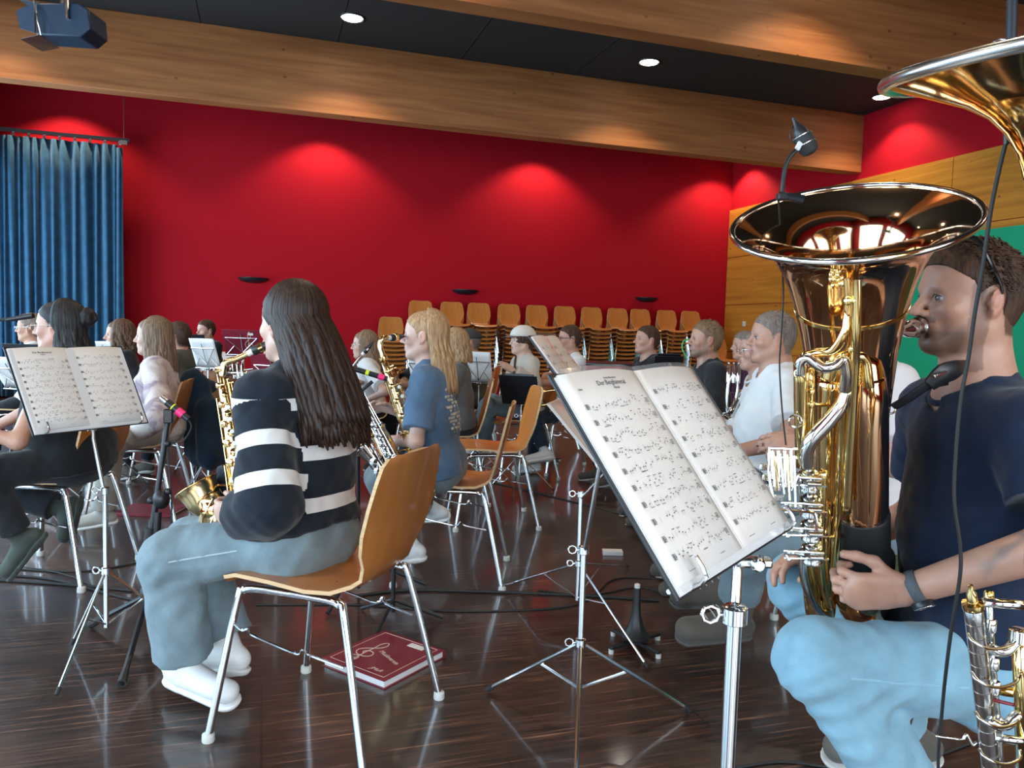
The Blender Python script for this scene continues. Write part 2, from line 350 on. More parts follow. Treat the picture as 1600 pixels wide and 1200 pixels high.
def make_chair(detail=True):
    t = thing('chair', 'x', 'chair')
    sh = chair_shell(12 if detail else 6).build('seat_shell', [M['ply'], M['plyedge']], t)
    nb = 2*(16+(13 if detail else 7))-4; np_ = len(sh.data.polygons)
    for k in range(np_-nb, np_): sh.data.polygons[k].material_index = 1
    for s in (-1, 1):
        for fr in (1, 0):
            p = leg_pts(s, fr); mb = MB(); mb.tube([p[0], p[1]]+[p[2], p[3], p[4]] if not detail else p, .011, 10 if detail else 6, 4 if detail else 0)
            lg = mb.build('leg', M['chrome'], t)
            if detail:
                MB().lathe((p[0][0], p[0][1], 0), (0, 0, 1), [(.016, 0), (.018, .004), (.017, .022), (.012, .026)], 14).build('foot_cap', M['cap'], lg)
    if detail:
        for y in (.09, -.09):
            MB().tube([(-.175, y, .431), (-.15, y, .428), (.15, y, .428), (.175, y, .431)], .009, 8).build('crossbar', M['chrome'], t)
        for s in (1, -1):
            w = [(s*.198, .172, .335), (s*.212, .13, .325), (s*.22, .105, .337), (s*.212, .10, .318), (s*.212, .02, .300), (s*.212, -.05, .288), (s*.222, -.07, .308), (s*.21, -.085, .290), (s*.203, -.185, .270)]
            MB().tube(w, .0038, 6, 3).build('row_connector', M['chrome'], t)
        for x, y in ((.09, .09), (-.09, .09), (.09, -.09), (-.09, -.09)):
            MB().lathe((x, y, .4505), (0, 0, 1), [(.006, 0), (.004, .003)], 8).build('rivet', M['steel'], t)
    return t
CH = make_chair(True)
_first = [True]
def put_chair(xc, zc, head, label, group=None, src=None):
    p = r0*xc + f0*zc
    if _first[0]: _first[0] = False; CH.location = (p.x, p.y, 0); CH.rotation_euler = (0, 0, HD(head)-PI/2); CH['label'] = label; return CH
    c = copy_tree(CH, (p.x, p.y, 0), HD(head)-PI/2, label); return c
def cz(px, py):             # floor point in view-aligned coordinates
    g = G(px, py); return g.dot(r0), g.dot(f0)
put_chair(-.530, 2.215, 161, 'beech plywood shell chair with chrome legs under the girl in the striped sweatshirt')
put_chair(-2.07, 3.45, 178, 'beech plywood chair carrying the woman in black at the left edge')
put_chair(-.275, 3.60, 178, 'beech plywood chair on which the girl in the blue T-shirt sits')
put_chair(-.12, 4.62, 190, 'plywood chair behind the blue T-shirt girl, its pale inner back facing us')
put_chair(-2.165, 4.43, 190, 'plywood chair of the girl in the pale tie-dye sweatshirt, dark jacket over it')
put_chair(1.17, 1.60, 178, 'plywood chair with bent chrome tube under the tuba player in navy')
put_chair(1.34, 2.88, 180, 'chair hidden behind the tuba under the person in grey boots')
put_chair(1.30, 3.55, 180, 'chair of the heavy-set man in the white T-shirt')
# stacks along the red wall
ST = make_chair(False); first = True
stk = [(614, 8, 12.3), (660, 12, 12.4), (709, 12, 12.4), (751, 12, 12.4), (799, 12, 12.4), (843, 12, 12.4), (887, 12, 12.4), (929, 12, 12.4), (970, 12, 12.4), (1006, 12, 12.4), (1047, 12, 12.4), (1085, 12, 12.4), (1133, 5, 12.0)]
ordn = ['leftmost low stack', 'first tall stack from left', 'second tall stack from left', 'third tall stack from left', 'fourth tall stack from left', 'fifth tall stack from left', 'sixth tall stack from left',
        'seventh tall stack from left', 'eighth tall stack from left', 'ninth tall stack from left', 'tenth tall stack from left', 'rightmost tall stack', 'low corner stack']
for (px, n_, Y), od in zip(stk, ordn):
    X = W(px, 480, 1, Y).x
    for k in range(n_):
        top = k == n_-1
        lb = 'topmost plywood chair of the '+od+', by the red wall' if top else 'plywood chair lower in the '+od+', by the red wall'
        if first: o = ST; first = False; o.location = (X, Y-.012*k, .07*k); o.rotation_euler = (0, 0, PI); o['label'] = lb
        else: o = copy_tree(ST, (X+.004*math.sin(k*2.1+px), Y-.012*k, .07*k), PI, lb)
        o['group'] = 'plywood chairs of the '+od
# ================= smooth body shapes =================
def RC(a, b, r1, r2=None, k=.02, fl=None, clip=None, op='u'): return dict(t='rc', a=np.array(a, float), b=np.array(b, float), r1=r1, r2=r1 if r2 is None else r2, k=k, fl=fl, clip=clip, op=op)
def EL(c, r, k=.02, R=None, clip=None, op='u'): return dict(t='el', c=np.array(c, float), r=np.array(r if hasattr(r, '__len__') else (r, r, r), float), R=None if R is None else np.array(R), k=k, clip=clip, op=op)
def TF(p, R, o):            # move a shape from a local frame (R columns = axes) to the parent frame
    q = dict(p); R = np.array(R); o = np.array(o, float)
    if p['t'] == 'rc':
        q['a'] = R@p['a']+o; q['b'] = R@p['b']+o
        if p['fl']: q['fl'] = (R@np.array(p['fl'][0], float), p['fl'][1])
    else:
        q['c'] = R@p['c']+o; q['R'] = R if p['R'] is None else R@p['R']
    if p['clip'] is not None: q['clip'] = [(R@np.array(c, float)+o, R@np.array(n_, float)) for c, n_ in p['clip']]
    return q
def wav(X, Y, Z, s, seed=0, dirs=None):
    r_ = np.random.default_rng(seed); o = 0
    for i in range(5):
        d = r_.normal(size=3); d /= np.linalg.norm(d)
        if dirs is not None: d = d*np.array(dirs)
        ph = r_.uniform(0, 6.28); f = s*(1+.45*i); w = r_.normal(size=3)*s*.5
        o = o + np.sin((X*d[0]+Y*d[1]+Z*d[2])*f + ph + 1.3*np.sin(X*w[0]+Y*w[1]+Z*w[2]+ph))/(1+.35*i)
    return o/3
def field(prims, vox, pad=.03):
    lo = np.array([1e9]*3); hi = -lo
    for p in prims:
        if p['op'] != 'u': continue
        if p['t'] == 'rc':
            R_ = max(p['r1'], p['r2'])*max(1, p['fl'][1] if p['fl'] else 1); a = np.minimum(p['a'], p['b'])-R_; b_ = np.maximum(p['a'], p['b'])+R_
        else: a = p['c']-p['r'].max(); b_ = p['c']+p['r'].max()
        lo = np.minimum(lo, a); hi = np.maximum(hi, b_)
    lo -= pad; hi += pad; n_ = np.ceil((hi-lo)/vox).astype(int)+1
    v = np.full(n_, .06, np.float32); ax = [lo[i]+vox*np.arange(n_[i]) for i in range(3)]
    for p in prims:
        if p['t'] == 'rc':
            R_ = max(p['r1'], p['r2'])*max(1, p['fl'][1] if p['fl'] else 1); a = np.minimum(p['a'], p['b'])-R_; b_ = np.maximum(p['a'], p['b'])+R_
        else: a = p['c']-p['r'].max(); b_ = p['c']+p['r'].max()
        mg = p['k']+3*vox+.008; i0 = np.maximum(0, np.floor((a-mg-lo)/vox).astype(int)); i1 = np.minimum(n_, np.ceil((b_+mg-lo)/vox).astype(int)+1)
        if (i1 <= i0).any(): continue
        X = ax[0][i0[0]:i1[0]][:, None, None]; Y = ax[1][i0[1]:i1[1]][None, :, None]; Z = ax[2][i0[2]:i1[2]][None, None, :]
        if p['t'] == 'rc':
            A, B = p['a'], p['b']; d = B-A; L2 = float(d@d)+1e-12
            x, y, z = X-A[0], Y-A[1], Z-A[2]; h = np.clip((x*d[0]+y*d[1]+z*d[2])/L2, 0, 1)
            qx, qy, qz = x-h*d[0], y-h*d[1], z-h*d[2]; r_ = p['r1']+(p['r2']-p['r1'])*h
            q2 = qx*qx+qy*qy+qz*qz
            if p['fl']:
                u, s = p['fl']; u = np.array(u, float); u = u/np.linalg.norm(u); c_ = qx*u[0]+qy*u[1]+qz*u[2]
                q2 = q2 - c_*c_ + (c_/s)**2; dd = (np.sqrt(q2)-r_)*(min(1, s)*.5+.5)
            else: dd = np.sqrt(q2)-r_
        else:
            x, y, z = X-p['c'][0], Y-p['c'][1], Z-p['c'][2]
            if p['R'] is not None:
                R = p['R']; x, y, z = x*R[0, 0]+y*R[1, 0]+z*R[2, 0], x*R[0, 1]+y*R[1, 1]+z*R[2, 1], x*R[0, 2]+y*R[1, 2]+z*R[2, 2]
            r_ = p['r']; k0 = np.sqrt((x/r_[0])**2+(y/r_[1])**2+(z/r_[2])**2); k1 = np.sqrt((x/r_[0]**2)**2+(y/r_[1]**2)**2+(z/r_[2]**2)**2)+1e-9
            dd = k0*(k0-1)/k1
        if p['clip'] is not None:
            for c_, n2 in p['clip']:
                c_ = np.array(c_, float); n2 = np.array(n2, float); n2 = n2/np.linalg.norm(n2)
                dd = np.maximum(dd, (X-c_[0])*n2[0]+(Y-c_[1])*n2[1]+(Z-c_[2])*n2[2])
        S = v[i0[0]:i1[0], i0[1]:i1[1], i0[2]:i1[2]]; k = p['k']
        if p['op'] == 'u':
            h = np.maximum(k-np.abs(S-dd), 0)/max(k, 1e-6); S[...] = np.minimum(S, dd)-h*h*k*.25
        else:
            dd = -dd; h = np.maximum(k-np.abs(S-dd), 0)/max(k, 1e-6); S[...] = np.maximum(S, dd)+h*h*k*.25
    return v, lo, ax
LASTF = [None]
def march(p, d):
    v, lo, vox = LASTF[0]
    for i in range(120):
        q = p+d*(.0025*i); ix = np.clip(((q-lo)/vox).round().astype(int), 0, np.array(v.shape)-1)
        if v[tuple(ix)] > 0: return q-d*.001
    return q
def nets(v, lo, vox):
    s = v < 0; nx, ny, nz = v.shape
    c = [s[i:nx-1+i, j:ny-1+j, k:nz-1+k] for i in (0, 1) for j in (0, 1) for k in (0, 1)]
    cnt = sum(x.astype(np.int8) for x in c); act = (cnt > 0) & (cnt < 8)
    idx = np.full(act.shape, -1, np.int64); I = np.argwhere(act); idx[act] = np.arange(len(I))
    cor = np.array([(i, j, k) for i in (0, 1) for j in (0, 1) for k in (0, 1)])
    vals = np.stack([v[I[:, 0]+a, I[:, 1]+b_, I[:, 2]+c_] for a, b_, c_ in cor], 1)
    acc = np.zeros((len(I), 3)); n_ = np.zeros(len(I))
    for a in range(8):
        for b_ in range(a+1, 8):
            if np.abs(cor[a]-cor[b_]).sum() != 1: continue
            va, vb = vals[:, a], vals[:, b_]; x = (va < 0) != (vb < 0); t = np.where(x, va/(va-vb+1e-12), 0)
            acc += np.where(x[:, None], cor[a]+(cor[b_]-cor[a])*t[:, None], 0); n_ += x
    vert = (I+acc/n_[:, None])*vox+lo; F = []
    for ax in range(3):
        sl = [slice(0, n) for n in v.shape]; s0 = list(sl); s1 = list(sl); s0[ax] = slice(0, v.shape[ax]-1); s1[ax] = slice(1, v.shape[ax])
        cr = s[tuple(s0)] != s[tuple(s1)]; E = np.argwhere(cr); o1, o2 = (ax+1) % 3, (ax+2) % 3
        ok = (E[:, o1] > 0) & (E[:, o2] > 0) & (E[:, o1] < v.shape[o1]-1) & (E[:, o2] < v.shape[o2]-1); E = E[ok]
        q = []
        for d1, d2 in ((0, 0), (1, 0), (1, 1), (0, 1)):
            e = E.copy(); e[:, o1] -= d1; e[:, o2] -= d2; q.append(idx[e[:, 0], e[:, 1], e[:, 2]])
        q = np.stack(q, 1); ins = s[E[:, 0], E[:, 1], E[:, 2]]
        F.append(np.where(ins[:, None], q, q[:, ::-1]))
    return vert, np.concatenate(F)
def sdf_obj(name, prims, vox, m_, parent=None, disp=None, colf=None, attr=None):
    v, lo, ax = field(prims, vox)
    if disp is not None: v = v + disp(ax[0][:, None, None], ax[1][None, :, None], ax[2][None, None, :]).astype(np.float32)
    LASTF[0] = (v, lo, vox); vert, F = nets(v, lo, vox)
    me = bpy.data.meshes.new(name); me.vertices.add(len(vert)); me.vertices.foreach_set('co', vert.astype(np.float32).ravel())
    me.loops.add(F.size); me.loops.foreach_set('vertex_index', F.astype(np.int32).ravel()); me.polygons.add(len(F))
    me.polygons.foreach_set('loop_start', np.arange(0, F.size, 4, dtype=np.int32))
    try: me.polygons.foreach_set('loop_total', np.full(len(F), 4, np.int32))
    except Exception: pass
    me.polygons.foreach_set('use_smooth', np.ones(len(F), bool)); me.update(calc_edges=True)
    if colf is not None:
        a = me.color_attributes.new('tone', 'FLOAT_COLOR', 'POINT'); a.data.foreach_set('color', colf(vert).astype(np.float32).ravel())
    if attr is not None:
        for nm_, fn in attr.items():
            a = me.attributes.new(nm_, 'FLOAT', 'POINT'); a.data.foreach_set('value', fn(vert).astype(np.float32))
    me.validate(); me.materials.append(m_)
    o = bpy.data.objects.new(name, me); COL.objects.link(o); o.parent = parent
    return o
# ================= people =================
def skin_mat(name, tint):
    mt = mat(name, (.8, .5, .4), .48); N, L, b = nodes(mt); a = N.new('ShaderNodeAttribute'); a.attribute_name = 'tone'
    mp = coords(N, L); n = noise(N, L, mp, 45, 3); r = ramp(N, [(.3, (.90, .86, .86)), (.7, (1, 1, 1))]); L.new(n.outputs[0], r.inputs[0])
    mx = N.new('ShaderNodeMix'); mx.data_type = 'RGBA'; mx.blend_type = 'MULTIPLY'; mx.inputs['Factor'].default_value = 1
    L.new(a.outputs['Color'], mx.inputs['A']); L.new(r.outputs[0], mx.inputs['B']); L.new(mx.outputs['Result'], b.inputs['Base Color'])
    b.inputs['Subsurface Weight'].default_value = .12; b.inputs['Subsurface Scale'].default_value = .01; b.inputs['Subsurface Radius'].default_value = (1, .4, .25)
    n2 = noise(N, L, mp, 300, 2); bump(N, L, b, n2.outputs[0], .08, .001); return mt
M['skin'] = skin_mat('skin', 1)
SK = {'fair': (.55, .31, .225), 'pale': (.62, .39, .30), 'warm': (.48, .25, .16), 'ruddy': (.52, .275, .19)}
def hair_mat(name, dark, light, rough=.5):
    mt = mat(name, light, rough, spec=.3); N, L, b = nodes(mt); mp = coords(N, L, (1, 1, .06)); n = noise(N, L, mp, 130, 3, .6)
    r = ramp(N, [(.3, dark), (.7, light)]); L.new(n.outputs[0], r.inputs[0]); L.new(r.outputs[0], b.inputs['Base Color']); bump(N, L, b, n.outputs[0], .5, .003)
    return mt
HM = {'darkbrown': hair_mat('dark_brown_hair', (.012, .006, .005), (.050, .024, .015)), 'black': hair_mat('black_brown_hair', (.010, .010, .012), (.035, .032, .034)),
      'brown': hair_mat('brown_hair', (.06, .030, .018), (.17, .095, .058)), 'lightbrown': hair_mat('light_brown_hair', (.13, .075, .045), (.32, .20, .125)),
      'blond': hair_mat('reddish_blond_hair', (.24, .125, .055), (.54, .34, .18)), 'grey': hair_mat('grey_brown_hair', (.13, .10, .085), (.26, .20, .17)), 'sand': hair_mat('sandy_hair', (.12, .07, .04), (.26, .16, .09)),
      'short': hair_mat('short_brown_hair', (.025, .012, .007), (.09, .042, .022), .65)}
eye_m = mat('eyeball', (.75, .72, .70), .15); N, L, b = nodes(eye_m); a_ = N.new('ShaderNodeAttribute'); a_.attribute_name = 'tone'; L.new(a_.outputs['Color'], b.inputs['Base Color'])
sole_m = mat('shoe_sole', (.55, .53, .50), .6); wsole = mat('white_sole', (.8, .8, .78), .5)
def npv(v): return np.array([v[0], v[1], v[2]], float)
def unit(v): v = np.array(v, float); return v/np.linalg.norm(v)
def ik(a, b, l1, l2, pole):
    a, b = np.array(a, float), np.array(b, float); d = b-a; L_ = np.linalg.norm(d)
    if L_ > (l1+l2)*.995: b = a+d/L_*(l1+l2)*.995; d = b-a; L_ = np.linalg.norm(d)
    u = d/L_; x = (l1*l1-l2*l2+L_*L_)/(2*L_); h = math.sqrt(max(l1*l1-x*x, 1e-6)); p = np.array(pole, float); p = p-u*(p@u); p /= np.linalg.norm(p)
    return a+u*x+p*h, b
def hand_prims(w, d, n, side, s=1., curl=.5, spread=1., thumb_c=.3, fc=None):
    w = np.array(w, float); d = unit(d); n = np.array(n, float); n = unit(n-d*(n@d)); t = np.cross(d, n)*(1 if side > 0 else -1)
    o = [RC(w-d*.01*s, w+d*.03*s, .026*s, .033*s, .012, (n, .62)), RC(w+d*.03*s, w+d*.072*s, .036*s, .039*s, .012, (n, .40)),
         RC(w+d*.02*s+t*.020*s+n*.006*s, w+d*.045*s+t*.024*s+n*.006*s, .016*s, .014*s, .012)]
    for i, (off, ln, rd, b0) in enumerate(((.0285, .072, .0088, .082), (.0098, .080, .0090, .087), (-.0090, .074, .0086, .084), (-.0270, .058, .0076, .076))):
        c = curl if fc is None else fc[i]; p = w+d*b0*s+t*off*s; an = c*.55; dd = d+t*.05*(1.5-i)*spread; dd = unit(dd)
        o.append(RC(w+d*.04*s+t*off*.8*s, p, .011*s, .0100*s, .008))
        for k, (fr, r1) in enumerate(((.46, rd), (.30, rd*.93), (.24, rd*.86))):
            v_ = dd*math.cos(an)+n*math.sin(an); q = p+v_*ln*fr*s; o.append(RC(p, q, r1*s, r1*.93*s, .0045)); p = q; an += c*1.05
    p = w+d*.026*s+t*.027*s+n*.006*s
    for ln, r1, vec in ((.040, .0125, t*.62+d*.72+n*(.25+thumb_c*.4)), (.030, .0105, t*(.25-.5*thumb_c)+d*.95+n*(.2+thumb_c)), (.022, .0092, t*(.05-.6*thumb_c)+d*.95+n*(.2+thumb_c))):
        q = p+unit(vec)*ln*s; o.append(RC(p, q, r1*s, r1*.9*s, .008)); p = q
    return o
def head_prims(female=False, chin=1., stout=0.):
    f = -.004 if female else 0; w = .004*stout
    o = [EL((0, -.012, .034), (.076, .097, .086), .02), EL((0, .036, .040), (.060, .052, .055), .03), EL((0, .018, -.028), (.061+w, .068, .080), .03),
         RC((-.050-w+f, -.004, -.052), (-.020, .064, -.090), .022, .017, .03), RC((.050+w-f, -.004, -.052), (.020, .064, -.090), .022, .017, .03),
         EL((0, .070+.006*(chin-1), -.092), (.024, .021, .019), .022), RC((-.030, .076, .021), (.030, .076, .021), .012 if not female else .010, None, .018),
         EL((-.040, .060, -.022), (.024+w, .022, .020), .025), EL((.040, .060, -.022), (.024+w, .022, .020), .025),
         EL((-.0315, .093, .003), (.016, .012, .011), .014, op='s'), EL((.0315, .093, .003), (.016, .012, .011), .014, op='s'),
         RC((0, .088, .014), (0, .113, -.026), .0075, .0105, .012), EL((-.0115, .097, -.030), (.0075, .011, .0075), .006), EL((.0115, .097, -.030), (.0075, .011, .0075), .006),
         EL((0, .080, -.058), (.030, .016, .022), .014),
         RC((-.017, .088, -.0520), (0, .0965, -.0510), .0045, .0058, .005), RC((.017, .088, -.0520), (0, .0965, -.0510), .0045, .0058, .005),
         RC((-.015, .087, -.0635), (0, .0945, -.0645), .0048, .0068, .005), RC((.015, .087, -.0635), (0, .0945, -.0645), .0048, .0068, .005),
         EL((0, .098, -.0575), (.024, .008, .0022), .002, op='s'), EL((0, .094, -.0765), (.015, .007, .005), .008, op='s')]
    for s in (-1, 1):
        R = Matrix.Rotation(s*-.35, 3, 'Z') @ Matrix.Rotation(.18, 3, 'X')
        o += [EL((s*.080, -.010, -.004), (.0065, .018, .030), .006, R), EL((s*.086, -.006, .000), (.005, .010, .019), .004, R, op='s'), EL((s*.077, -.002, -.028), (.006, .009, .010), .006), RC((s*.074, .004, .004), (s*.079, .006, -.012), .0045, None, .006)]
    return o
def hairline(y): return np.interp(y, [-.13, -.04, -.028, -.012, .006, .018, .032, .055, .075, .11], [-.085, -.075, -.010, .022, .022, -.012, .035, .050, .068, .080])
def hmask(p, up=0.): return p[..., 2] - hairline(p[..., 1]) - up
PEOPLE = {}
def person(key, label, hp, heading, s=None, vox=.006, lean=.05, hyaw=0., hpitch=0., htilt=0., hands=None, feet=None, poles=None, handspec=None, tone='fair', female=False, stout=0., beard=None,
           shirt=None, sleeve=.6, trousers=None, leg_w=1., shoe=None, hair=None, haircol='brown', group=None, hem=None, neck_open=.074, shirt_post=None, shirt_attr=None, legs=True, eyes=True, twist=0., chin=1., sh_w=1., hip_dy=0., joints=None, hscale=1., tattoo=None, hem_up=.03):
    hw = P(*hp); sw = 1.0 if not female else .92
    if s is None: s = min(1.08, max(.82, (hw.z-.54)/.655))
    zs = (hw.z-.54)/(.66*s)                              # remaining fit goes into the torso
    cl = math.cos(lean); sl = math.sin(lean); t = np.array((0, sl, cl)); fw = np.array((0, cl, -sl)); X_ = np.array((1., 0, 0))
    Hc = np.array((0, hip_dy, .54)); k = s*zs/cl**.5
    ct, st_ = math.cos(twist), math.sin(twist); TX = X_*ct + fw*st_; TF_ = fw*ct - X_*st_      # chest turned against the hips
    Sc = Hc+t*.46*k; Nb = Hc+t*.51*k+fw*.012; hc = Nb + t*.06*s + fw*.018*s + np.array((0, 0, 1))*(hw.z-.54-(.57*k*cl)-(-sl*.03))
    hc[2] = hw.z
    rz = HD(heading)-PI/2; Rz = Matrix.Rotation(rz, 3, 'Z'); o_ = V((hw.x, hw.y, 0)) - Rz @ V((hc[0], hc[1], 0))
    root = thing('person', label, 'person', (o_.x, o_.y, 0), rz, group)
    toL = lambda w: npv(Rz.transposed() @ (V(w)-V((o_.x, o_.y, 0)))); toW = lambda p: Rz @ V(p) + V((o_.x, o_.y, 0))
    HR = Matrix.Rotation(hyaw, 3, 'Z') @ Matrix.Rotation(hpitch, 3, 'X') @ Matrix.Rotation(htilt, 3, 'Y')
    hs = s**.5*hscale; HRs = np.array(HR)*hs
    def TH(p):
        q = dict(p); R = np.array(HR)
        q = TF({**p}, R*hs, hc) if p['t'] == 'rc' else {**p, 'c': R@p['c']*hs+hc, 'R': R if p['R'] is None else R@p['R'], 'r': p['r']*hs}
        if p['t'] == 'rc': q['r1'] = p['r1']*hs; q['r2'] = p['r2']*hs
        return q
    # limbs
    S = {-1: Sc-TX*.165*sw*s*sh_w-t*.012, 1: Sc+TX*.165*sw*s*sh_w-t*.012}; E, Wp = {}, {}
    hands = hands or {}; poles = poles or {}; handspec = handspec or {}
    for sd in (-1, 1):
        h = hands.get(sd); h = (sd*.10, .30, .70) if h is None else h
        if isinstance(h, V): h = toL(h)
        E[sd], Wp[sd] = ik(S[sd], h, .285*s, .255*s, poles.get(sd, (sd*.5, -.35, -1)))
    A, Kn = {}, {}
    feet = feet or {}
    for sd in (-1, 1):
        f_ = feet.get(sd); f_ = (sd*.12, .36, .085) if f_ is None else f_
        if isinstance(f_, V): f_ = toL(f_)
        hip = Hc+X_*sd*.09*s; Kn[sd], A[sd] = ik(hip, f_, .435*s, .42*s, poles.get(sd*2, (sd*.25, .6, 1)))
    hp_ = {-1: Hc-X_*.09*s, 1: Hc+X_*.09*s}
    for (jn, sd), w_ in (joints or {}).items():
        w_ = toL(w_) if isinstance(w_, V) else np.array(w_, float); {'E': E, 'K': Kn, 'A': A, 'W': Wp, 'S': S}[jn][sd] = w_
    def torso(e=0., loose=0.):
        b = stout*.035
        pr = [RC(Hc-X_*.075*s+np.array((0, -.02, .0)), Hc+X_*.075*s+np.array((0, -.02, .0)), .112*s+e, None, .05),
              RC(Hc+t*.06*k, Hc+t*.20*k+fw*b*.5, (.128 if not female else .115)*s+b+e+loose, (.130 if not female else .112)*s+b+e+loose, .05, (fw, .80)),
              RC(Hc+t*.25*k, Hc+t*.37*k, (.148*sw)*s+b*.6+e+loose*.7, (.152*sw)*s+b*.3+e, .06, (TF_, .68)),
              RC(Sc-TX*.125*sw*s*sh_w-t*.02, Sc+TX*.125*sw*s*sh_w-t*.02, .058*s+e, None, .05), RC(Sc-t*.04, Nb, .085*s+e*.6, .056*s+e*.4, .05)]
        if female:
            for sd in (-1, 1): pr.append(EL(Hc+t*.33*k+TX*sd*.07*s+TF_*.085*s, (.055*s+e*.5,)*3, .05))
        return pr
    def arm(sd, e=0., upto=2., loose=0.):
        a, b, c = S[sd], E[sd], Wp[sd]; o = []
        if upto >= 1:
            o.append(RC(a, b, (.052 if not female else .045)*s+e, (.040 if not female else .036)*s+e+loose, .03))
            fr = min(1, upto-1)
            if fr > 0:
                q = b+(c-b)*fr; o.append(RC(b, q, (.040 if not female else .035)*s+e+loose, ((.040-.014*fr) if not female else (.035-.011*fr))*s+e+loose, .02, None, [(q-(c-b)*0, unit(c-b))] if fr < 1 or e else None))
        else:
            q = a+(b-a)*upto; d = unit(b-a); o.append(RC(a, a+(b-a)*(upto+.15), (.052 if not female else .046)*s+e, (.052 if not female else .044)*s+e+loose, .03, None, [(q, d)]))
        return o
    body = [TH(p) for p in head_prims(female, chin, stout)]
    nk = hc + np.array(HR)@np.array((0, -.022, -.055))*hs
    body += [RC(nk, Nb+TF_*-.008, (.056 if not female else .046)*s+stout*.006, (.062 if not female else .052)*s+stout*.006, .03)]
    body += torso(-.012)
    for sd in (-1, 1): body += arm(sd, 0)
    for sd in (-1, 1):
        hsx = handspec.get(sd, {}); dd = hsx.get('d', unit(Wp[sd]-E[sd])*.8+np.array((0, .3, 0))); nn = hsx.get('n', (-sd*.8, 0, -.6)); nn = np.array(nn, float)
        if isinstance(dd, V): dd = npv(Rz.transposed()@dd)
        body += hand_prims(Wp[sd], dd, nn, sd, s*(.92 if female else 1), hsx.get('curl', .55), 1., hsx.get('thumb', .3), hsx.get('fc'))
    if legs:
        for sd in (-1, 1): body += [RC(hp_[sd], Kn[sd], .072*s, .05*s, .03), RC(Kn[sd], A[sd], .048*s, .035*s, .03)]
    sk = np.array(SK[tone]); HRi = np.array(HR).T
    hc_col = {'darkbrown': (.04, .025, .018), 'black': (.02, .02, .02), 'brown': (.10, .06, .04), 'lightbrown': (.22, .14, .09), 'blond': (.38, .23, .12), 'grey': (.2, .16, .13), 'sand': (.2, .12, .07), 'short': (.09, .045, .025)}[haircol]
    def tonef(v):
        q = ((v-hc)@np.array(HR))/hs; c = np.tile(sk, (len(v), 1)); ones = np.ones(len(v))
        def blend(m_, col): 
            nonlocal c; m_ = np.clip(m_, 0, 1)[:, None]; c = c*(1-m_)+np.array(col)*m_
        inh = (np.linalg.norm(q, axis=1) < .16)
        g_ = lambda cx, cy, czz, r: np.exp(-(((np.abs(q[:, 0])-cx)**2+(q[:, 1]-cy)**2+(q[:, 2]-czz)**2)/r**2))
        blend(g_(.042, .075, -.030, .022)*.35*inh, sk*np.array((1.05, .70, .68))); blend(g_(0, .118, -.028, .012)*.35*inh, sk*np.array((1.05, .72, .70)))
        blend((np.abs(q[:, 0]) > .078)*inh*.35, sk*np.array((1.05, .7, .66)))
        lip = (np.abs(q[:, 0]) < .021)*(q[:, 1] > .084)*np.clip(1-(np.abs(q[:, 2]+.0575)/.0125)**4, 0, 1)*inh
        blend(lip*.75, np.array((.50, .20, .18)) if not female else np.array((.58, .22, .22)))
        blend((np.abs(q[:, 2]+.0575) < .0018)*(np.abs(q[:, 0]) < .022)*(q[:, 1] > .08)*inh*.8, (.18, .06, .05))
        if beard:
            bz = np.clip((-.048-q[:, 2]-.25*np.clip(.07-q[:, 1], 0, 1)*(q[:, 1] > .0)*0)/.022, 0, 1)*np.clip((q[:, 1]-.012)/.03, 0, 1)*np.clip((q[:, 2]+.118)/.01, 0, 1)*inh*(1-np.clip(lip*2, 0, 1))
            side = (q[:, 1] > 0)*(q[:, 1] < .035)*(np.abs(q[:, 0]) > .05)*(q[:, 2] < .03)*inh
            mo = (np.abs(q[:, 0]) < .03)*(q[:, 2] < -.036)*(q[:, 2] > -.05)*(q[:, 1] > .08)*inh
            blend(np.maximum(np.maximum(bz, side*.6), mo*.8)*beard, hc_col)
        if tattoo:
            p0, r0_ = E[tattoo[0]], tattoo[1]; dd = np.linalg.norm(v-p0, axis=1); nz = wav(v[:, 0], v[:, 1], v[:, 2], 90, 8)
            blend(np.clip((r0_-dd)/.03, 0, 1)*np.clip(nz*1.6+.2, 0, 1)*.6, (.10, .12, .12))
        if not eyes:
            blend(np.exp(-(((np.abs(q[:, 0])-.0315)/.012)**2+((q[:, 2]-.003)/.005)**2))*(q[:, 1] > .06)*inh*.85, (.05, .035, .03))
            blend(np.exp(-(((np.abs(q[:, 0])-.031)/.017)**2+((q[:, 2]-.024)/.004)**2))*(q[:, 1] > .06)*inh*.7, hc_col)
        if hair: blend(np.clip(hmask(q, .002)/.006, 0, 1)*inh*.9*(np.abs(q[:, 0]) < .079), hc_col)
        return np.concatenate([c, np.ones((len(v), 1))], 1)
    sdf_obj('body', body, vox, M['skin'], root, colf=tonef)
    Hm = (Matrix.Translation(V(hc)) @ HR.to_4x4() @ Matrix.Scale(hs, 4))
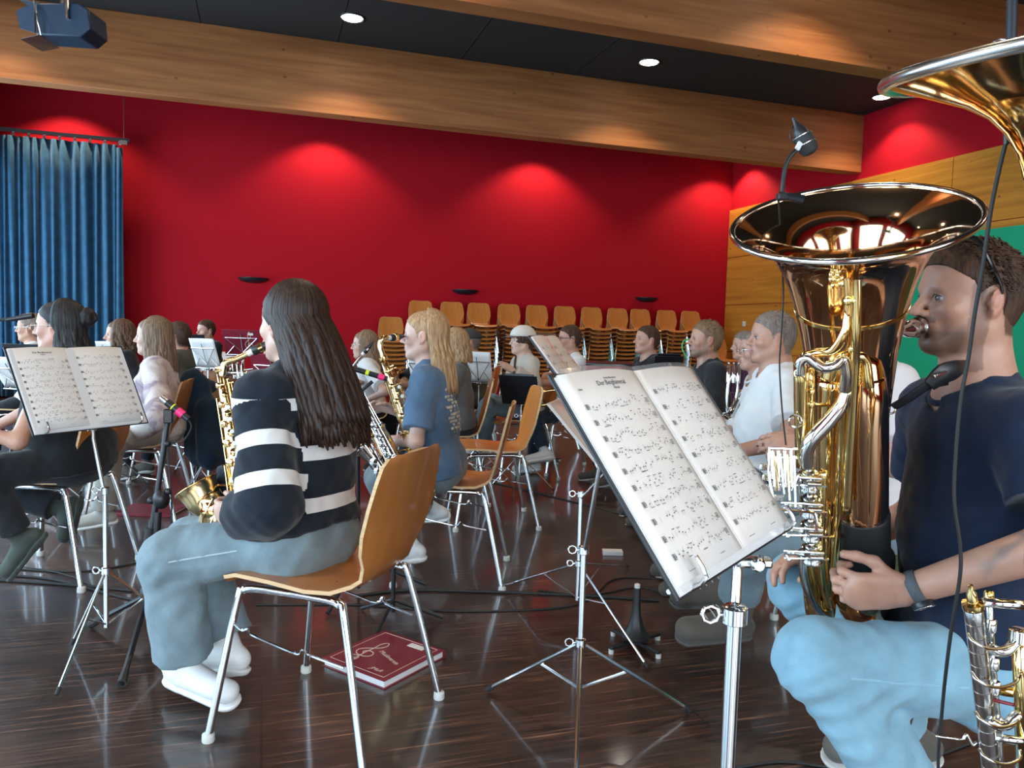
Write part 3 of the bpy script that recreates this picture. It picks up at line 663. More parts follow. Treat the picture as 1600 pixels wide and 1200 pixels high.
    if eyes:
        for sd in (-1, 1):
            mb = MB(); mb.ball((0, 0, 0), .0125, 14); e_ = mb.build('eye', eye_m, root, smooth='all'); e_.matrix_basis = Hm @ Matrix.Translation((sd*.0315, .0755, .0025))
            ca = e_.data.color_attributes.new('tone', 'FLOAT_COLOR', 'POINT')
            for i, v_ in enumerate(e_.data.vertices):
                d = V(v_.co).normalized(); dt = d.dot(V((0, 1, -.06)).normalized()); col = (.50, .46, .44)
                if dt > .90: col = (.02, .02, .025)
                elif dt > .74: col = (.10, .12, .12)
                if d.z > .30 or d.z < -.36: col = tuple(sk*.85)
                ca.data[i].color = (*col, 1)
            mb = MB(); bw = [(sd*.014, .0885, .020), (sd*.030, .0875, .0265), (sd*.046, .073, .021)]; mb.tube(bw, [.0022, .003, .0012], 6, 3); q_ = mb.build('eyebrow', HM[haircol], root); q_.matrix_basis = Hm
            mb = MB(); mb.tube([(sd*.019, .087, .0035), (sd*.031, .0905, .0095), (sd*.043, .080, .0045)], [.0008, .0016, .001], 5, 3); q_ = mb.build('eyelash', M['ink'], root); q_.matrix_basis = Hm
    # clothes
    info = dict(root=root, toL=toL, toW=toW, hc=hc, Hm=Hm, S=S, E=E, W=Wp, Kn=Kn, A=A, Nb=Nb, Sc=Sc, Hc=Hc, t=t, fw=TF_, s=s, k=k, hs=hs, HR=HR, X=TX)
    info['mouth'] = toW(V(Hm @ V((0, .10, -.058))))
    if shirt:
        e, lo_ = shirt.get('e', .008), shirt.get('loose', .012)
        sp = torso(e, lo_)
        for sd in (-1, 1): sp += arm(sd, e+.003, sleeve if not isinstance(sleeve, dict) else sleeve[sd], shirt.get('sl', .008))
        for sd in (-1, 1): sp.append(RC(hp_[sd], hp_[sd]+np.array((0, .07, -.01)), .09*s+e, .08*s+e, .05))
        hz = hem if hem is not None else .50
        if neck_open: sp.append(RC(Nb-t*.035+TF_*.02, Nb+t*.12, neck_open*.8, neck_open, .012, None, None, 's'))
        amp = shirt.get('amp', .004); sd_ = shirt.get('seed', 1)
        def post(Xa, Ya, Za): return amp*wav(Xa, Ya, Za, 26, sd_, (1, 1, .75)) + amp*.6*wav(Xa, Ya, Za, 60, sd_+5)
        sp = [({**p, 'clip': (p['clip'] or []) + [((0, 0, hz), (0, -.12, -1))]} if p['op'] == 'u' else p) for p in sp]
        cf = None; att = None
        if shirt.get('stripes'):
            def armu(v):
                out = np.full(len(v), -1.)
                dT = np.full(len(v), 9.)
                for sd in (-1, 1):
                    a, b, c = S[sd]-TX*sd*0.0, E[sd], Wp[sd]; acc = 0
                    for p0, p1 in ((a, b), (b, c)):
                        L_ = np.linalg.norm(p1-p0); u = (p1-p0)/L_; h = np.clip((v-p0)@u, 0, L_); dd = np.linalg.norm(v-p0-h[:, None]*u, axis=1)-.065
                        m_ = dd < dT; dT = np.where(m_, dd, dT); out = np.where(m_, acc+h, out); acc += L_
                # torso distance
                ztop = (v-Hc)@t/k; px_ = (v-Hc)@TX; py_ = (v-Hc)@TF_; dt_ = (np.sqrt((px_/1.)**2+(py_/.72)**2)-.150*s)
                istorso = (dt_ < dT+.008) | (out < .03)
                return out, ztop, istorso
            att = {'is_arm': lambda v: (~armu(v)[2]).astype(float), 'u_arm': lambda v: armu(v)[0], 'u_body': lambda v: armu(v)[1]}
        shb = sdf_obj(shirt.get('name', 'shirt'), sp, vox*1.05, shirt['m'], root, disp=post, attr=att)
        info['shirtF'] = LASTF[0]
        if neck_open and hw is not None:
            mb = MB(); ax_ = V(unit(t*1.0-TF_*-.10)); cc = Nb-t*.012+TF_*.006; r_ = neck_open*.93
            u1 = V(TX); w1 = V(unit(np.cross(np.array(ax_), TX)))
            ring = [V(cc)+u1*r_*math.cos(a)*1.04+w1*(r_*.98*math.sin(a))+V(t)*(.006*math.cos(2*a)) - V(t)*(.016 if math.sin(a)*w1.dot(V(TF_)) > 0 else 0)*abs(math.sin(a)) for a in [2*PI*i/28 for i in range(29)]]
            mb.tube(ring, .0075, 7, cap=False).build('collar', shirt.get('cm', shirt['m']), root, smooth='all')
    if trousers:
        e = .010; tp = [RC(Hc-X_*.075*s+np.array((0, -.02, -.005)), Hc+X_*.075*s+np.array((0, -.02, -.005)), .115*s+e, None, .05)]
        for sd in (-1, 1):
            a_end = A[sd]+unit(Kn[sd]-A[sd])*hem_up
            tp += [RC(hp_[sd]+np.array((0, 0, -.005)), Kn[sd], .084*s+e*.6, .058*s*leg_w**.5+e, .03), RC(Kn[sd], a_end-unit(Kn[sd]-A[sd])*.08, .056*s*leg_w**.5+e, .046*s*leg_w+e, .03, None, [(a_end, unit(A[sd]-Kn[sd]))])]
        amp = trousers.get('amp', .005)
        def post2(Xa, Ya, Za): 
            o = amp*.7*wav(Xa, Ya, Za, 22, 11)+amp*.5*wav(Xa, Ya, Za, 55, 12)
            for sd in (-1, 1):
                kk = Kn[sd]; d2 = (Xa-kk[0])**2+(Ya-kk[1]+.04)**2+(Za-kk[2]+.04)**2; o = o + amp*.5*np.exp(-d2/.010)*np.sin((Za*1.2+Ya*.7+Xa*.3)*105+1.6*np.sin(Xa*37+Za*21))
            return o
        tp = [{**p, 'clip': (p['clip'] or []) + [((0, 0, .66), (0, 0, 1))]} for p in tp]
        tob = sdf_obj('trousers', tp, vox*1.15, trousers['m'], root, disp=post2)
        if trousers.get('seam') is not None:
            for sd in (-1, 1):
                side = np.array((sd*1., 0, 0)); pts = []
                for a, b, ra, rb in ((hp_[sd], Kn[sd], .084*s+e*.6, .058*s*leg_w**.5+e),):
                    u = unit(b-a); w_ = unit(side-u*(side@u)); 
                    for j in range(9): q_ = a+(b-a)*(.30+.62*j/8); pts.append(march(q_, w_))
                MB().tube(pts, .0022, 5).build('side_seam', trousers['seam'], tob)
    if shoe:
        for sd in (-1, 1):
            fd = (shoe.get('dir') or {}).get(sd, (sd*.15, 1, -.12)); 
            if isinstance(fd, V): fd = npv(Rz.transposed()@fd)
            fd = unit(fd); a = A[sd]; up = unit(unit(Kn[sd]-a) - fd*(unit(Kn[sd]-a)@fd)); hee = a-up*.045*s-fd*.045*s; toe = hee+fd*.215*s
            rt = np.cross(fd, up); sm = [RC(hee, hee+fd*.03, .036*s, .038*s, .02, (rt, .92)), RC(hee+fd*.05*s, toe, .036*s+shoe.get('fat', 0)*.5, .034*s+shoe.get('fat', 0)*.5, .02, (rt, 1.15)), RC(hee+up*.02+fd*.025*s, a+up*shoe.get('shaft', .01)+unit(Kn[sd]-a)*shoe.get('shaft', .01), .036*s, .040*s+shoe.get('fat', 0), .02), RC(hee+up*(.03+shoe.get('fat', 0)*1.6)*s+fd*.05*s, toe-fd*.03+up*-.002, .034*s+shoe.get('fat', 0)*.5, .024*s, .02)]
            base = hee-up*.030*s
            sm = [{**p, 'clip': [(base, -up)]} for p in sm]
            so = sdf_obj('shoe', sm, vox, shoe['m'], root)
            slp = [RC(hee-up*.02, hee+fd*.04, .040*s, .040*s, .02, None), RC(hee+fd*.04*s-up*.02, toe-up*.02, .038*s, .041*s, .02, (rt, 1.1))]
            slp = [{**p, 'clip': [(base+up*.002, up), (base-up*.018, -up)]} for p in slp]
            sdf_obj('sole', slp, vox, shoe.get('sole', sole_m), so)
            if shoe.get('lace') is not None:
                mb = MB()
                for j in range(5):
                    q0 = hee+fd*(.070+.022*j)*s+up*(.098-.014*j+shoe.get('fat', 0)*.6)*s; w_ = .026*s; mb.tube([q0-rt*w_-up*.006, q0+up*.006+fd*.008, q0+rt*w_-up*.006], .0024, 5, 2)
                mb.build('shoelace', shoe['lace'], so)
    if hair: hair(info, haircol, vox)
    PEOPLE[key] = info
    return info
# ---- hair ----
def hair_cap(info, col, vox, top=.016, sidet=.006, front=0., ampl=.003, name='hair', low=0., f=45, nape=None, extra=None):
    pr = [EL((0, -.012, .034), (.076+sidet, .097+sidet+.002, .086+top), .02), EL((0, .034, .042+top*.4), (.061+sidet*.6, .054+front, .057+top*.6), .03), EL((0, -.035, -.02), (.062+sidet, .062+sidet, .07) if nape is None else (.060, .060, .066), .03)]
    v, lo, ax = field(pr, vox*.85, .02)
    X, Y, Z = ax[0][:, None, None], ax[1][None, :, None], ax[2][None, None, :]
    v = v + ampl*wav(X, Y, Z, f, 3, (1, 1, .5)) + ampl*.5*wav(X, Y, Z, f*2.4, 9, (1, .7, .4))
    hl = hairline(Y) if nape is None else np.maximum(hairline(Y), np.where(Y < -.025, nape, -1)); v = np.maximum(v, (hl-low-Z)*.8 + 0*X); ear = .030-np.sqrt((np.abs(X)-.083)**2+(Y+.008)**2+((Z+.004)*.9)**2); v = np.maximum(v, ear)
    vert, F = nets(v, lo, vox*.85)
    mb = MB(); mb.v = [tuple(q) for q in vert]; mb.f = [tuple(int(i) for i in q) for q in F]
    if extra: extra(mb)
    o = mb.build(name, HM[col], info['root'], smooth='all'); o.matrix_basis = info['Hm']; return o
def short_hair(top=.016, side=.004, front=0., ampl=.0035, low=0., tufts=0, tl=.016):
    def f(info, col, vox):
        hair_cap(info, col, vox, top, side, front, ampl, low=low, nape=-.058, extra=lambda mb: tuft(mb))
    def tuft(mb):
        r_ = random.Random(5); c = V((0, -.012, .034)); R_ = V((.077+side, .098+side, .086+top*.8)); k = 0
        while k < tufts:
            d = V((r_.gauss(0, 1), r_.gauss(0, 1), abs(r_.gauss(0, 1))*.9-.25)).normalized(); p = c+V((R_.x*d.x, R_.y*d.y, R_.z*d.z))
            if p.z < max(float(hairline(p.y)), -.05 if p.y < -.025 else -1)+.006 or (abs(p.x) > .07 and (V((0, p.y+.008, p.z+.004)).length < .034)): continue
            k += 1; n_ = V((d.x/R_.x, d.y/R_.y, d.z/R_.z)).normalized(); g = V((0, -.7 if d.z < .75 else .25, -.9*(1-max(0, d.z))+.1)); g = (g-n_*g.dot(n_)).normalized()
            L_ = tl*(.35+.65*max(0, d.z))*r_.uniform(.7, 1.2); g = (g+V((r_.gauss(0, .3), r_.gauss(0, .3), r_.gauss(0, .2)))).normalized()
            up_ = .25+.5*max(0, d.z)**2; mb.tube([p-n_*.002, p+g*L_*.5+n_*L_*.32*up_, p+g*L_+n_*L_*.45*up_], [.0022, .0019, .0004], 4)
    return f
def long_hair(length=.40, n=220, az=(60, 300), back=.0, spread=.15, seed=3, width=.0105, wave=.004, tuck=.0, part=0., top=.012, front_len=None, tips=None, ry_shift=.0, blunt=.08, rad=1.0, cap=True, follow_yaw=True):
    def f(info, col, vox):
        if cap: hair_cap(info, col, vox, top-.006, .003, 0., .001, low=.0, f=30)
        r_ = random.Random(seed); mb = MB(); a0, a1 = az
        Rh = Matrix.Rotation(info['HR'].to_euler('ZXY').z if False else 0, 3, 'Z')
        for i in range(n):
            layer = r_.random(); a = math.radians(a0+(a1-a0)*((i+.5*r_.random())/n)); hx, hy = math.sin(a), math.cos(a)
            L_ = length*(1-blunt*r_.random()); 
            if front_len and abs(hy) > .2 and hy > 0: L_ = front_len*(1-blunt*r_.random())
            pts = []; ra = []; off = .0035*layer; c = V((0, -.012, .034)); rx, ry, rz_ = .084+off, .103+off, .090+top+off
            root_x = part*.02
            for j in range(7):
                th = math.radians(8+ (92-8)*j/6); pts.append(c+V((rx*math.sin(th)*hx+root_x*(1-j/6), ry*math.sin(th)*hy, rz_*math.cos(th)*1.0))); ra.append(width*(.55+.45*min(1, j/3)))
            e = pts[-1].copy(); m_ = 9; ph = r_.random()*6.28; sp = spread*(.6+.8*r_.random())
            for j in range(1, m_+1):
                q = j/m_; z = e.z-L_*q; nk = math.sin(min(1, q*2.2)*PI)*tuck
                x = e.x*(1+(sp)*q-nk)*rad+wave*min(1, q*2.5)*math.sin(ph+q*9+i*.3); y = (e.y)*(1+sp*.4*q-nk*.8)-back*q**.8+ry_shift*q+wave*min(1, q*2.5)*math.cos(ph+q*8)
                pts.append(V((x, y, z))); ra.append(width*(1-.15*q) if j < m_ else width*.25)
            mb.tube(pts, ra, 6, 0, True, flat=((hx, hy, .3), .42))
        o = mb.build('hair_locks', HM[col], info['root'], smooth='all'); o.matrix_basis = info['Hm']; return o
    return f
def glasses(info, m_, r=.021, name='glasses', th=.0014, dy=0, dz=0, tilt=0):
    g = MB()
    for s in (-1, 1):
        c = V((s*.033, .107, .001)); g.tube([c+V((r*math.cos(a)*1.15, -abs(r*math.cos(a))*.15*(1 if s*math.cos(a) > 0 else 0), r*math.sin(a)*.88)) for a in [2*PI*i/18 for i in range(19)]], th, 6, cap=False)
        g.tube([(s*.056, .103, .008), (s*.072, .08, .010), (s*.083, -.005, .012), (s*.083, -.02, .0)], th, 6)
    g.tube([(-.011, .108, .004), (0, .112, .007), (.011, .108, .004)], th, 6, 2)
    o = g.build(name, m_, info['root']); o.matrix_basis = info['Hm']; return o
def cap_hat(info, m_, m2, brim_dir=1, bucket=False):
    g_ = []; 
    for i in range(9):
        th = PI/2*i/8*.98; g_.append([(math.sin(th)*.095*math.sin(2*PI*j/24), -.008+math.sin(th)*.117*math.cos(2*PI*j/24), .040+math.cos(th)*.100) for j in range(25)])
    o = MB().sheet(g_[::-1], .003).build('cap_crown', m_, info['root'], smooth='all'); o.matrix_basis = info['Hm']
    b = []
    for i in range(5):
        r_ = i/4; b.append([(.078*math.sin(a)*(1-.1*r_), .015*1+(.085*math.cos(a)+.0)*1+.062*r_*max(0, math.cos(a))**.6, .048-.012*r_*math.cos(a)-.01*abs(math.sin(a))*r_) for a in [(-80+160*j/12)*PI/180 for j in range(13)]])
    o = MB().sheet(b, .003).build('cap_brim', m2, info['root'], smooth='all'); o.matrix_basis = info['Hm']
# ---- fabrics ----
M['navy'] = fabric('navy_jersey', (.014, .024, .052), .3); M['denim'] = fabric('pale_denim', (.21, .285, .32), .28, .3, 240); M['denim2'] = fabric('light_blue_denim', (.25, .43, .53), .25, .3, 240)
M['denimg'] = fabric('grey_denim', (.20, .235, .25), .25, .3, 240); M['denimd'] = fabric('dark_denim', (.03, .045, .07), .3)
M['blacktee'] = fabric('black_jersey', (.012, .013, .016), .3); M['charc'] = fabric('charcoal_jersey', (.022, .024, .03), .3)
M['whitetee'] = fabric('white_jersey', (.78, .78, .78), .06, .2); M['blue'] = fabric('slate_blue_jersey', (.10, .17, .27), .2)
M['cream'] = fabric('cream_sweat', (.55, .50, .43), .12); M['creampants'] = fabric('cream_twill', (.50, .47, .42), .12); M['purple'] = fabric('purple_jersey', (.07, .012, .05), .2)
M['olive'] = fabric('olive_grey_jersey', (.10, .10, .08), .25); M['grey'] = fabric('grey_jersey', (.13, .13, .125), .2); M['shoew'] = mat('white_leather', (.75, .76, .76), .5); M['shoeg'] = fabric('grey_suede', (.12, .105, .09), .25); M['shoeb'] = fabric('olive_canvas', (.07, .085, .075), .3)
M['seam'] = mat('seam_thread', (.42, .50, .54), .8); M['seam2'] = mat('blue_seam', (.30, .49, .60), .8); M['lace'] = mat('lace', (.45, .45, .44), .7); M['pinkwhite'] = fabric('pale_pink_white_jersey', (.62, .56, .55), .08)
mt = fabric('tie_dye', (.62, .52, .50), .1); N, L, b = nodes(mt); mp = coords(N, L); n = noise(N, L, mp, 7, 3, .5, 1.5); r = ramp(N, [(.38, (.36, .27, .31)), (.48, (.62, .50, .48)), (.62, (.72, .63, .58))]); L.new(n.outputs[0], r.inputs[0]); L.new(r.outputs[0], b.inputs['Base Color']); M['tiedye'] = mt
# striped sweatshirt: white bands woven at fixed heights and sleeve distances
mt = fabric('striped_sweat', (.012, .018, .028), .25); N, L, b = nodes(mt)
def band(attr, cs, w):
    a = N.new('ShaderNodeAttribute'); a.attribute_name = attr; out = None
    for c in cs:
        s1 = N.new('ShaderNodeMath'); s1.operation = 'COMPARE'; L.new(a.outputs['Fac'], s1.inputs[0]); s1.inputs[1].default_value = c; s1.inputs[2].default_value = w
        if out is None: out = s1.outputs[0]
        else:
            mxx = N.new('ShaderNodeMath'); mxx.operation = 'MAXIMUM'; L.new(out, mxx.inputs[0]); L.new(s1.outputs[0], mxx.inputs[1]); out = mxx.outputs[0]
    return out
ba, bb, bc = band('u_arm', (.135, .248), .0215), band('u_body', (.128, .283), .0215), band('u_body', (.428,), .018)
ia = N.new('ShaderNodeAttribute'); ia.attribute_name = 'is_arm'; gt = N.new('ShaderNodeMath'); gt.operation = 'GREATER_THAN'; gt.inputs[1].default_value = .5; L.new(ia.outputs['Fac'], gt.inputs[0])
m1 = N.new('ShaderNodeMix'); L.new(gt.outputs[0], m1.inputs['Factor']); L.new(bb, m1.inputs[2]); L.new(ba, m1.inputs[3]); m3 = N.new('ShaderNodeMath'); m3.operation = 'MAXIMUM'; L.new(m1.outputs[0], m3.inputs[0]); m4 = N.new('ShaderNodeMath'); m4.operation = 'SUBTRACT'; m4.use_clamp = True; L.new(bc, m4.inputs[0]); L.new(gt.outputs[0], m4.inputs[1]); L.new(m4.outputs[0], m3.inputs[1])
m2_ = N.new('ShaderNodeMix'); m2_.data_type = 'RGBA'; L.new(m3.outputs[0], m2_.inputs['Factor']); src = b.inputs['Base Color'].links[0].from_socket
L.new(src, m2_.inputs['A']); m2_.inputs['B'].default_value = (.70, .70, .69, 1); L.new(m2_.outputs['Result'], b.inputs['Base Color']); M['stripe'] = mt

# ---- the tuba player in front, right ----
person('tubaman', 'man in navy T-shirt with sunglasses on his hair blowing the big tuba, far right', (1514, 470, 1.52), 180, s=1.02, hscale=.93, vox=.0042, lean=.03, tone='ruddy', beard=.85, chin=1.2, tattoo=(-1, .15),
       hem=.60, hands={-1: P(1412, 924, 1.42), 1: P(1290, 862, 1.80)}, joints={('E', -1): P(1668, 845, 1.29), ('K', -1): P(1276, 1030, 1.46), ('A', -1): P(1520, 1380, 1.47), ('K', 1): P(1250, 915, 1.85), ('A', 1): P(1420, 1145, 1.95)}, 
       handspec={-1: dict(d=V(P(1310, 925, 1.42)-P(1412, 924, 1.42)), n=(.75, .25, .25), curl=1.15, thumb=.15), 1: dict(d=V(P(1200, 880, 1.78)-P(1290, 862, 1.80)), n=(-.3, 0, -1), curl=.5)},
       shirt=dict(m=M['navy'], e=.010, loose=.012, amp=.005, name='t_shirt'), sleeve=.62, trousers=dict(m=M['denim2'], amp=.008, seam=M['seam2']), leg_w=1.15, shoe=dict(m=M['shoeg']), hair=short_hair(.010, .002, .004, .003, tufts=1800, tl=.017), haircol='short')
# ---- the girl in the striped sweatshirt, front left ----
person('stripegirl', 'girl with very long dark brown hair and striped sweatshirt playing a golden alto saxophone', (457, 508, 2.27), 150, vox=.005, lean=.0, female=True, tone='pale',
       hands={-1: P(378, 806, 2.13), 1: P(345, 770, 2.40)}, joints={('E', -1): P(420, 788, 2.06), ('K', -1): P(268, 872, 2.20), ('A', -1): P(288, 1035, 2.28), ('K', 1): P(300, 850, 2.48), ('A', 1): P(355, 1008, 2.45)},
       handspec={-1: dict(d=V(P(348, 795, 2.16)-P(384, 800, 2.13)), n=(.8, .2, .1), curl=.8), 1: dict(d=V((0, 0, -.3)), n=(-1, 0, 0), curl=.7)} ,
       shirt=dict(m=M['stripe'], e=.024, loose=.046, sl=.024, amp=.007, name='sweatshirt', stripes=True), sleeve=1.92, hem=.585, trousers=dict(m=M['denim'], amp=.007, seam=M['seam']), leg_w=1.75,
       shoe=dict(m=M['shoew'], sole=wsole, dir={-1: V(P(325, 1088, 2.24)-P(262, 1062, 2.30)), 1: V((-1, .3, 0))}),
       hair=long_hair(.38, 380, (74, 296), back=.155, spread=.16, blunt=.22, seed=4, width=.0115, wave=.004, tuck=.02, top=.012, front_len=.30), haircol='darkbrown', neck_open=.06, eyes=False)
# ---- the woman in black, far left ----
person('blackwoman', 'woman in black with glasses and dark hair in a bun at the left edge', (94, 512, 3.40), 180, vox=.0065, lean=.06, female=True, tone='fair', stout=2.2, hyaw=.12,
       hands={-1: P(-40, 672, 3.0), 1: P(-60, 700, 3.5)}, joints={('E', -1): P(28, 690, 3.05), ('A', -1): P(30, 840, 3.2), ('K', -1): P(-30, 740, 3.1), ('K', 1): P(-60, 745, 3.5), ('A', 1): P(95, 795, 3.55)},
       shirt=dict(m=M['blacktee'], e=.012, loose=.015, name='top'), sleeve=.42, trousers=dict(m=M['charc']), leg_w=1.3, shoe=dict(m=M['shoeb'], sole=M['shoeb'], dir={-1: V(P(28, 885, 3.2)-P(80, 820, 3.2)), 1: V(P(95, 808, 3.5)-P(105, 770, 3.6))}),
       hair=long_hair(.27, 150, (85, 275), back=.02, spread=.12, seed=9, width=.013, tuck=.12, top=.012), haircol='black')
i_ = PEOPLE['blackwoman']; glasses(i_, M['gold'])
v, lo, ax = field([EL((.0, -.120, .052), (.050, .042, .046), .01)], .004, .03); X, Y, Z = ax[0][:, None, None], ax[1][None, :, None], ax[2][None, None, :]
vert, F = nets(v+.008*wav(X, Y, Z, 95, 4), lo, .004); mb = MB(); mb.v = [tuple(q) for q in vert]; mb.f = [tuple(int(k) for k in q) for q in F]; o = mb.build('hair_bun', HM['black'], i_['root'], smooth='all'); o.matrix_basis = i_['Hm']
# ---- the girl in the blue T-shirt ----
person('bluegirl', 'girl in slate blue T-shirt with half-tied reddish blond hair playing a tenor saxophone', (664, 526, 3.50), 172, vox=.006, lean=.07, female=True, tone='pale', 
       hands={-1: P(622, 690, 3.45), 1: P(612, 640, 3.62)}, joints={('E', -1): P(650, 690, 3.28), ('K', -1): P(595, 752, 3.45), ('A', -1): P(640, 850, 3.5), ('K', 1): P(590, 745, 3.75), ('A', 1): P(676, 795, 3.9)},
       shirt=dict(m=M['blue'], e=.014, loose=.018, sl=.016, amp=.006, name='t_shirt'), sleeve=.82, hem=.50, trousers=dict(m=M['denimg'], seam=M['seam']), shoe=dict(m=M['shoew'], sole=wsole),
       hair=long_hair(.30, 190, (105, 255), back=.04, spread=.10, seed=6, width=.012, wave=.004, tuck=.15, top=.012), haircol='blond', neck_open=.062)

# pale print on the back of the blue T-shirt
def project(info, p, d):
    LASTF[0] = info['shirtF']; return march(np.array(p, float), np.array(d, float))
i_ = PEOPLE['bluegirl']; mb = MB(); r_ = random.Random(3); M['print'] = mat('pale_print', (.50, .47, .38), .8)
for a in range(11):
    for b_ in range(13):
        if r_.random() < .38+.03*abs(a-5): continue
        q = [project(i_, i_['Hc']+i_['t']*(.17+.018*b_+dz)*i_['k']+i_['X']*(-.09+.016*a+dx), -i_['fw'])-i_['fw']*.002 for dx, dz in ((0, 0), (.013, .002), (.012, .015), (-.002, .013))]
        mb.add([tuple(x) for x in q], [(0, 1, 2, 3)])
mb.build('back_print', M['print'], i_['root'], smooth=False)
GP = 'seated musicians in the rows behind'
# the boots person hidden by the tuba
person('boots', 'person in pale T-shirt and heavy grey lace-up boots seated behind the big tuba', (1352, 497, 2.80), 180, vox=.009, lean=.05, tone='fair', eyes=False,
       hands={-1: P(1262, 700, 2.5), 1: P(1240, 700, 2.95)}, joints={('E', -1): P(1400, 725, 2.50), ('K', -1): P(1165, 868, 2.68), ('A', -1): P(1150, 962, 2.78), ('K', 1): P(1165, 800, 3.0), ('A', 1): P(1130, 912, 3.12)},
       shirt=dict(m=M['pinkwhite'], e=.014, loose=.02, sl=.014, name='t_shirt'), sleeve=.8, trousers=dict(m=M['denim'], amp=.004), leg_w=1.25, hem_up=.085, shoe=dict(m=M['shoeg'], sole=mat('dark_lug_sole', (.10, .095, .085), .8), lace=M['lace'], shaft=.13, fat=.014, dir={-1: V(P(1050, 1010, 2.74)-P(1160, 1002, 2.82)), 1: V(P(1050, 950, 3.1)-P(1150, 945, 3.2))}), hair=short_hair(), haircol='brown')
person('whitetee', 'broad man in white T-shirt with short grey-brown hair, looking left', (1207, 529, 3.50), 178, vox=.0065, lean=.05, stout=1.5, tone='ruddy',
       hands={-1: P(1120, 712, 3.2), 1: P(1130, 690, 3.7)}, joints={('E', -1): P(1236, 688, 3.12)},
       shirt=dict(m=M['whitetee'], e=.014, loose=.022, sl=.016, amp=.006, name='t_shirt'), sleeve=.74, trousers=dict(m=M['denimd']), shoe=dict(m=M['shoeg']), hair=short_hair(.010, .002, -.006, .002, tufts=500, tl=.012), haircol='grey')
person('glasseswhite', 'person with glasses and grey-blond hair in white shirt, half hidden behind the broad man', (1182, 549, 4.25), 178, vox=.007, lean=.10, tone='fair', female=True,
       hands={-1: P(1130, 672, 4.0), 1: P(1120, 660, 4.4)}, shirt=dict(m=M['whitetee'], e=.012, loose=.02, sl=.02, name='shirt'), sleeve=1.8, trousers=dict(m=M['charc']), shoe=dict(m=M['shoeg']), hair=long_hair(.10, 70, (60, 300), seed=12, width=.016, spread=.0), haircol='grey')
glasses(PEOPLE['glasseswhite'], M['steel'])
person('purple', 'person in dark purple top far back by the wooden wall', (1163, 541, 6.0), 184, vox=.009, tone='fair', eyes=False, shirt=dict(m=M['purple']), sleeve=1.8, trousers=dict(m=M['charc']), shoe=dict(m=M['shoeg']), hair=short_hair(), haircol='grey')
person('bearded', 'bearded man with swept light hair in charcoal T-shirt, looking up to the left', (1103, 532, 4.75), 182, vox=.0065, lean=.05, tone='ruddy', beard=.8, hpitch=.05, stout=.5,
       hands={-1: P(1062, 690, 4.45), 1: P(1040, 670, 4.8)}, joints={('E', -1): P(1112, 690, 4.4)}, shirt=dict(m=M['charc'], e=.012, loose=.016, sl=.012, name='t_shirt'), sleeve=.75, trousers=dict(m=M['denimd']), shoe=dict(m=M['shoeg']), hair=short_hair(.014, .001, .002, .003, tufts=500, tl=.022), haircol='sand')
person('blacktee', 'man in black T-shirt with short dark hair between the white polo and the bearded man', (1011, 532, 6.0), 196, vox=.008, lean=.04, tone='ruddy', stout=.5, hpitch=.08,
       shirt=dict(m=M['blacktee'], e=.014, loose=.02, name='t_shirt'), sleeve=.8, trousers=dict(m=M['charc']), shoe=dict(m=M['shoeg']), hair=short_hair(.010, .003, .0, .003), haircol='short', eyes=False)
person('polo', 'man with black-rimmed glasses, reddish hair and white polo shirt', (890, 530, 6.4), 194, vox=.008, lean=.04, tone='ruddy', 
       hands={-1: P(838, 598, 6.1), 1: P(832, 592, 6.4)}, joints={('K', -1): P(835, 655, 6.0), ('A', -1): P(850, 705, 5.9), ('K', 1): P(842, 645, 6.4), ('A', 1): P(832, 722, 6.3)},
       shirt=dict(m=M['whitetee'], e=.012, loose=.018, sl=.012, name='polo_shirt'), sleeve=.75, trousers=dict(m=M['denimd']), shoe=dict(m=M['shoew'], sole=wsole), hair=short_hair(.014, .002, .002, .004), haircol='short', eyes=False)
glasses(PEOPLE['polo'], M['blackmetal'], .020, th=.0026)
person('whitecap', 'youth in white cap and cream sweatshirt holding an instrument up', (816, 533, 6.1), 200, vox=.008, lean=.04, tone='pale', eyes=False, 
       hands={-1: P(800, 578, 5.75), 1: P(798, 600, 5.8)}, joints={('K', -1): P(762, 635, 5.75), ('A', -1): P(742, 705, 5.9), ('K', 1): P(768, 628, 6.0), ('A', 1): P(752, 700, 6.2)},
       shirt=dict(m=M['cream'], e=.016, loose=.03, sl=.02, amp=.007, name='sweatshirt'), sleeve=1.9, trousers=dict(m=M['denim']), leg_w=1.3, shoe=dict(m=M['shoew'], sole=wsole), hair=long_hair(.055, 60, (35, 325), seed=3, width=.010, spread=.0, front_len=.05, top=.0), haircol='short')
cap_hat(PEOPLE['whitecap'], mat('cream_cap', (.62, .56, .50), .8), mat('brown_brim', (.16, .09, .08), .7))
person('darkcap', 'man in dark grey cap and olive-grey top before the chair stacks', (734, 535, 6.9), 190, vox=.009, tone='ruddy', eyes=False, stout=.6, shirt=dict(m=M['olive'], e=.014, loose=.02), sleeve=.8, trousers=dict(m=M['charc']), shoe=dict(m=M['shoeg']), hair=short_hair(.006), haircol='grey')
cap_hat(PEOPLE['darkcap'], mat('dark_cap', (.035, .036, .034), .8), mat('dark_brim', (.03, .03, .03), .8))
person('blondback', 'person with light blond hair mostly hidden behind the girl in blue', (708, 540, 5.2), 185, vox=.009, tone='pale', female=True, eyes=False, shirt=dict(m=M['grey'], e=.012, loose=.02), sleeve=.8, trousers=dict(m=M['charc']), shoe=dict(m=M['shoeg']), hair=long_hair(.16, 70, (60, 300), seed=8, width=.018, back=.02), haircol='blond')
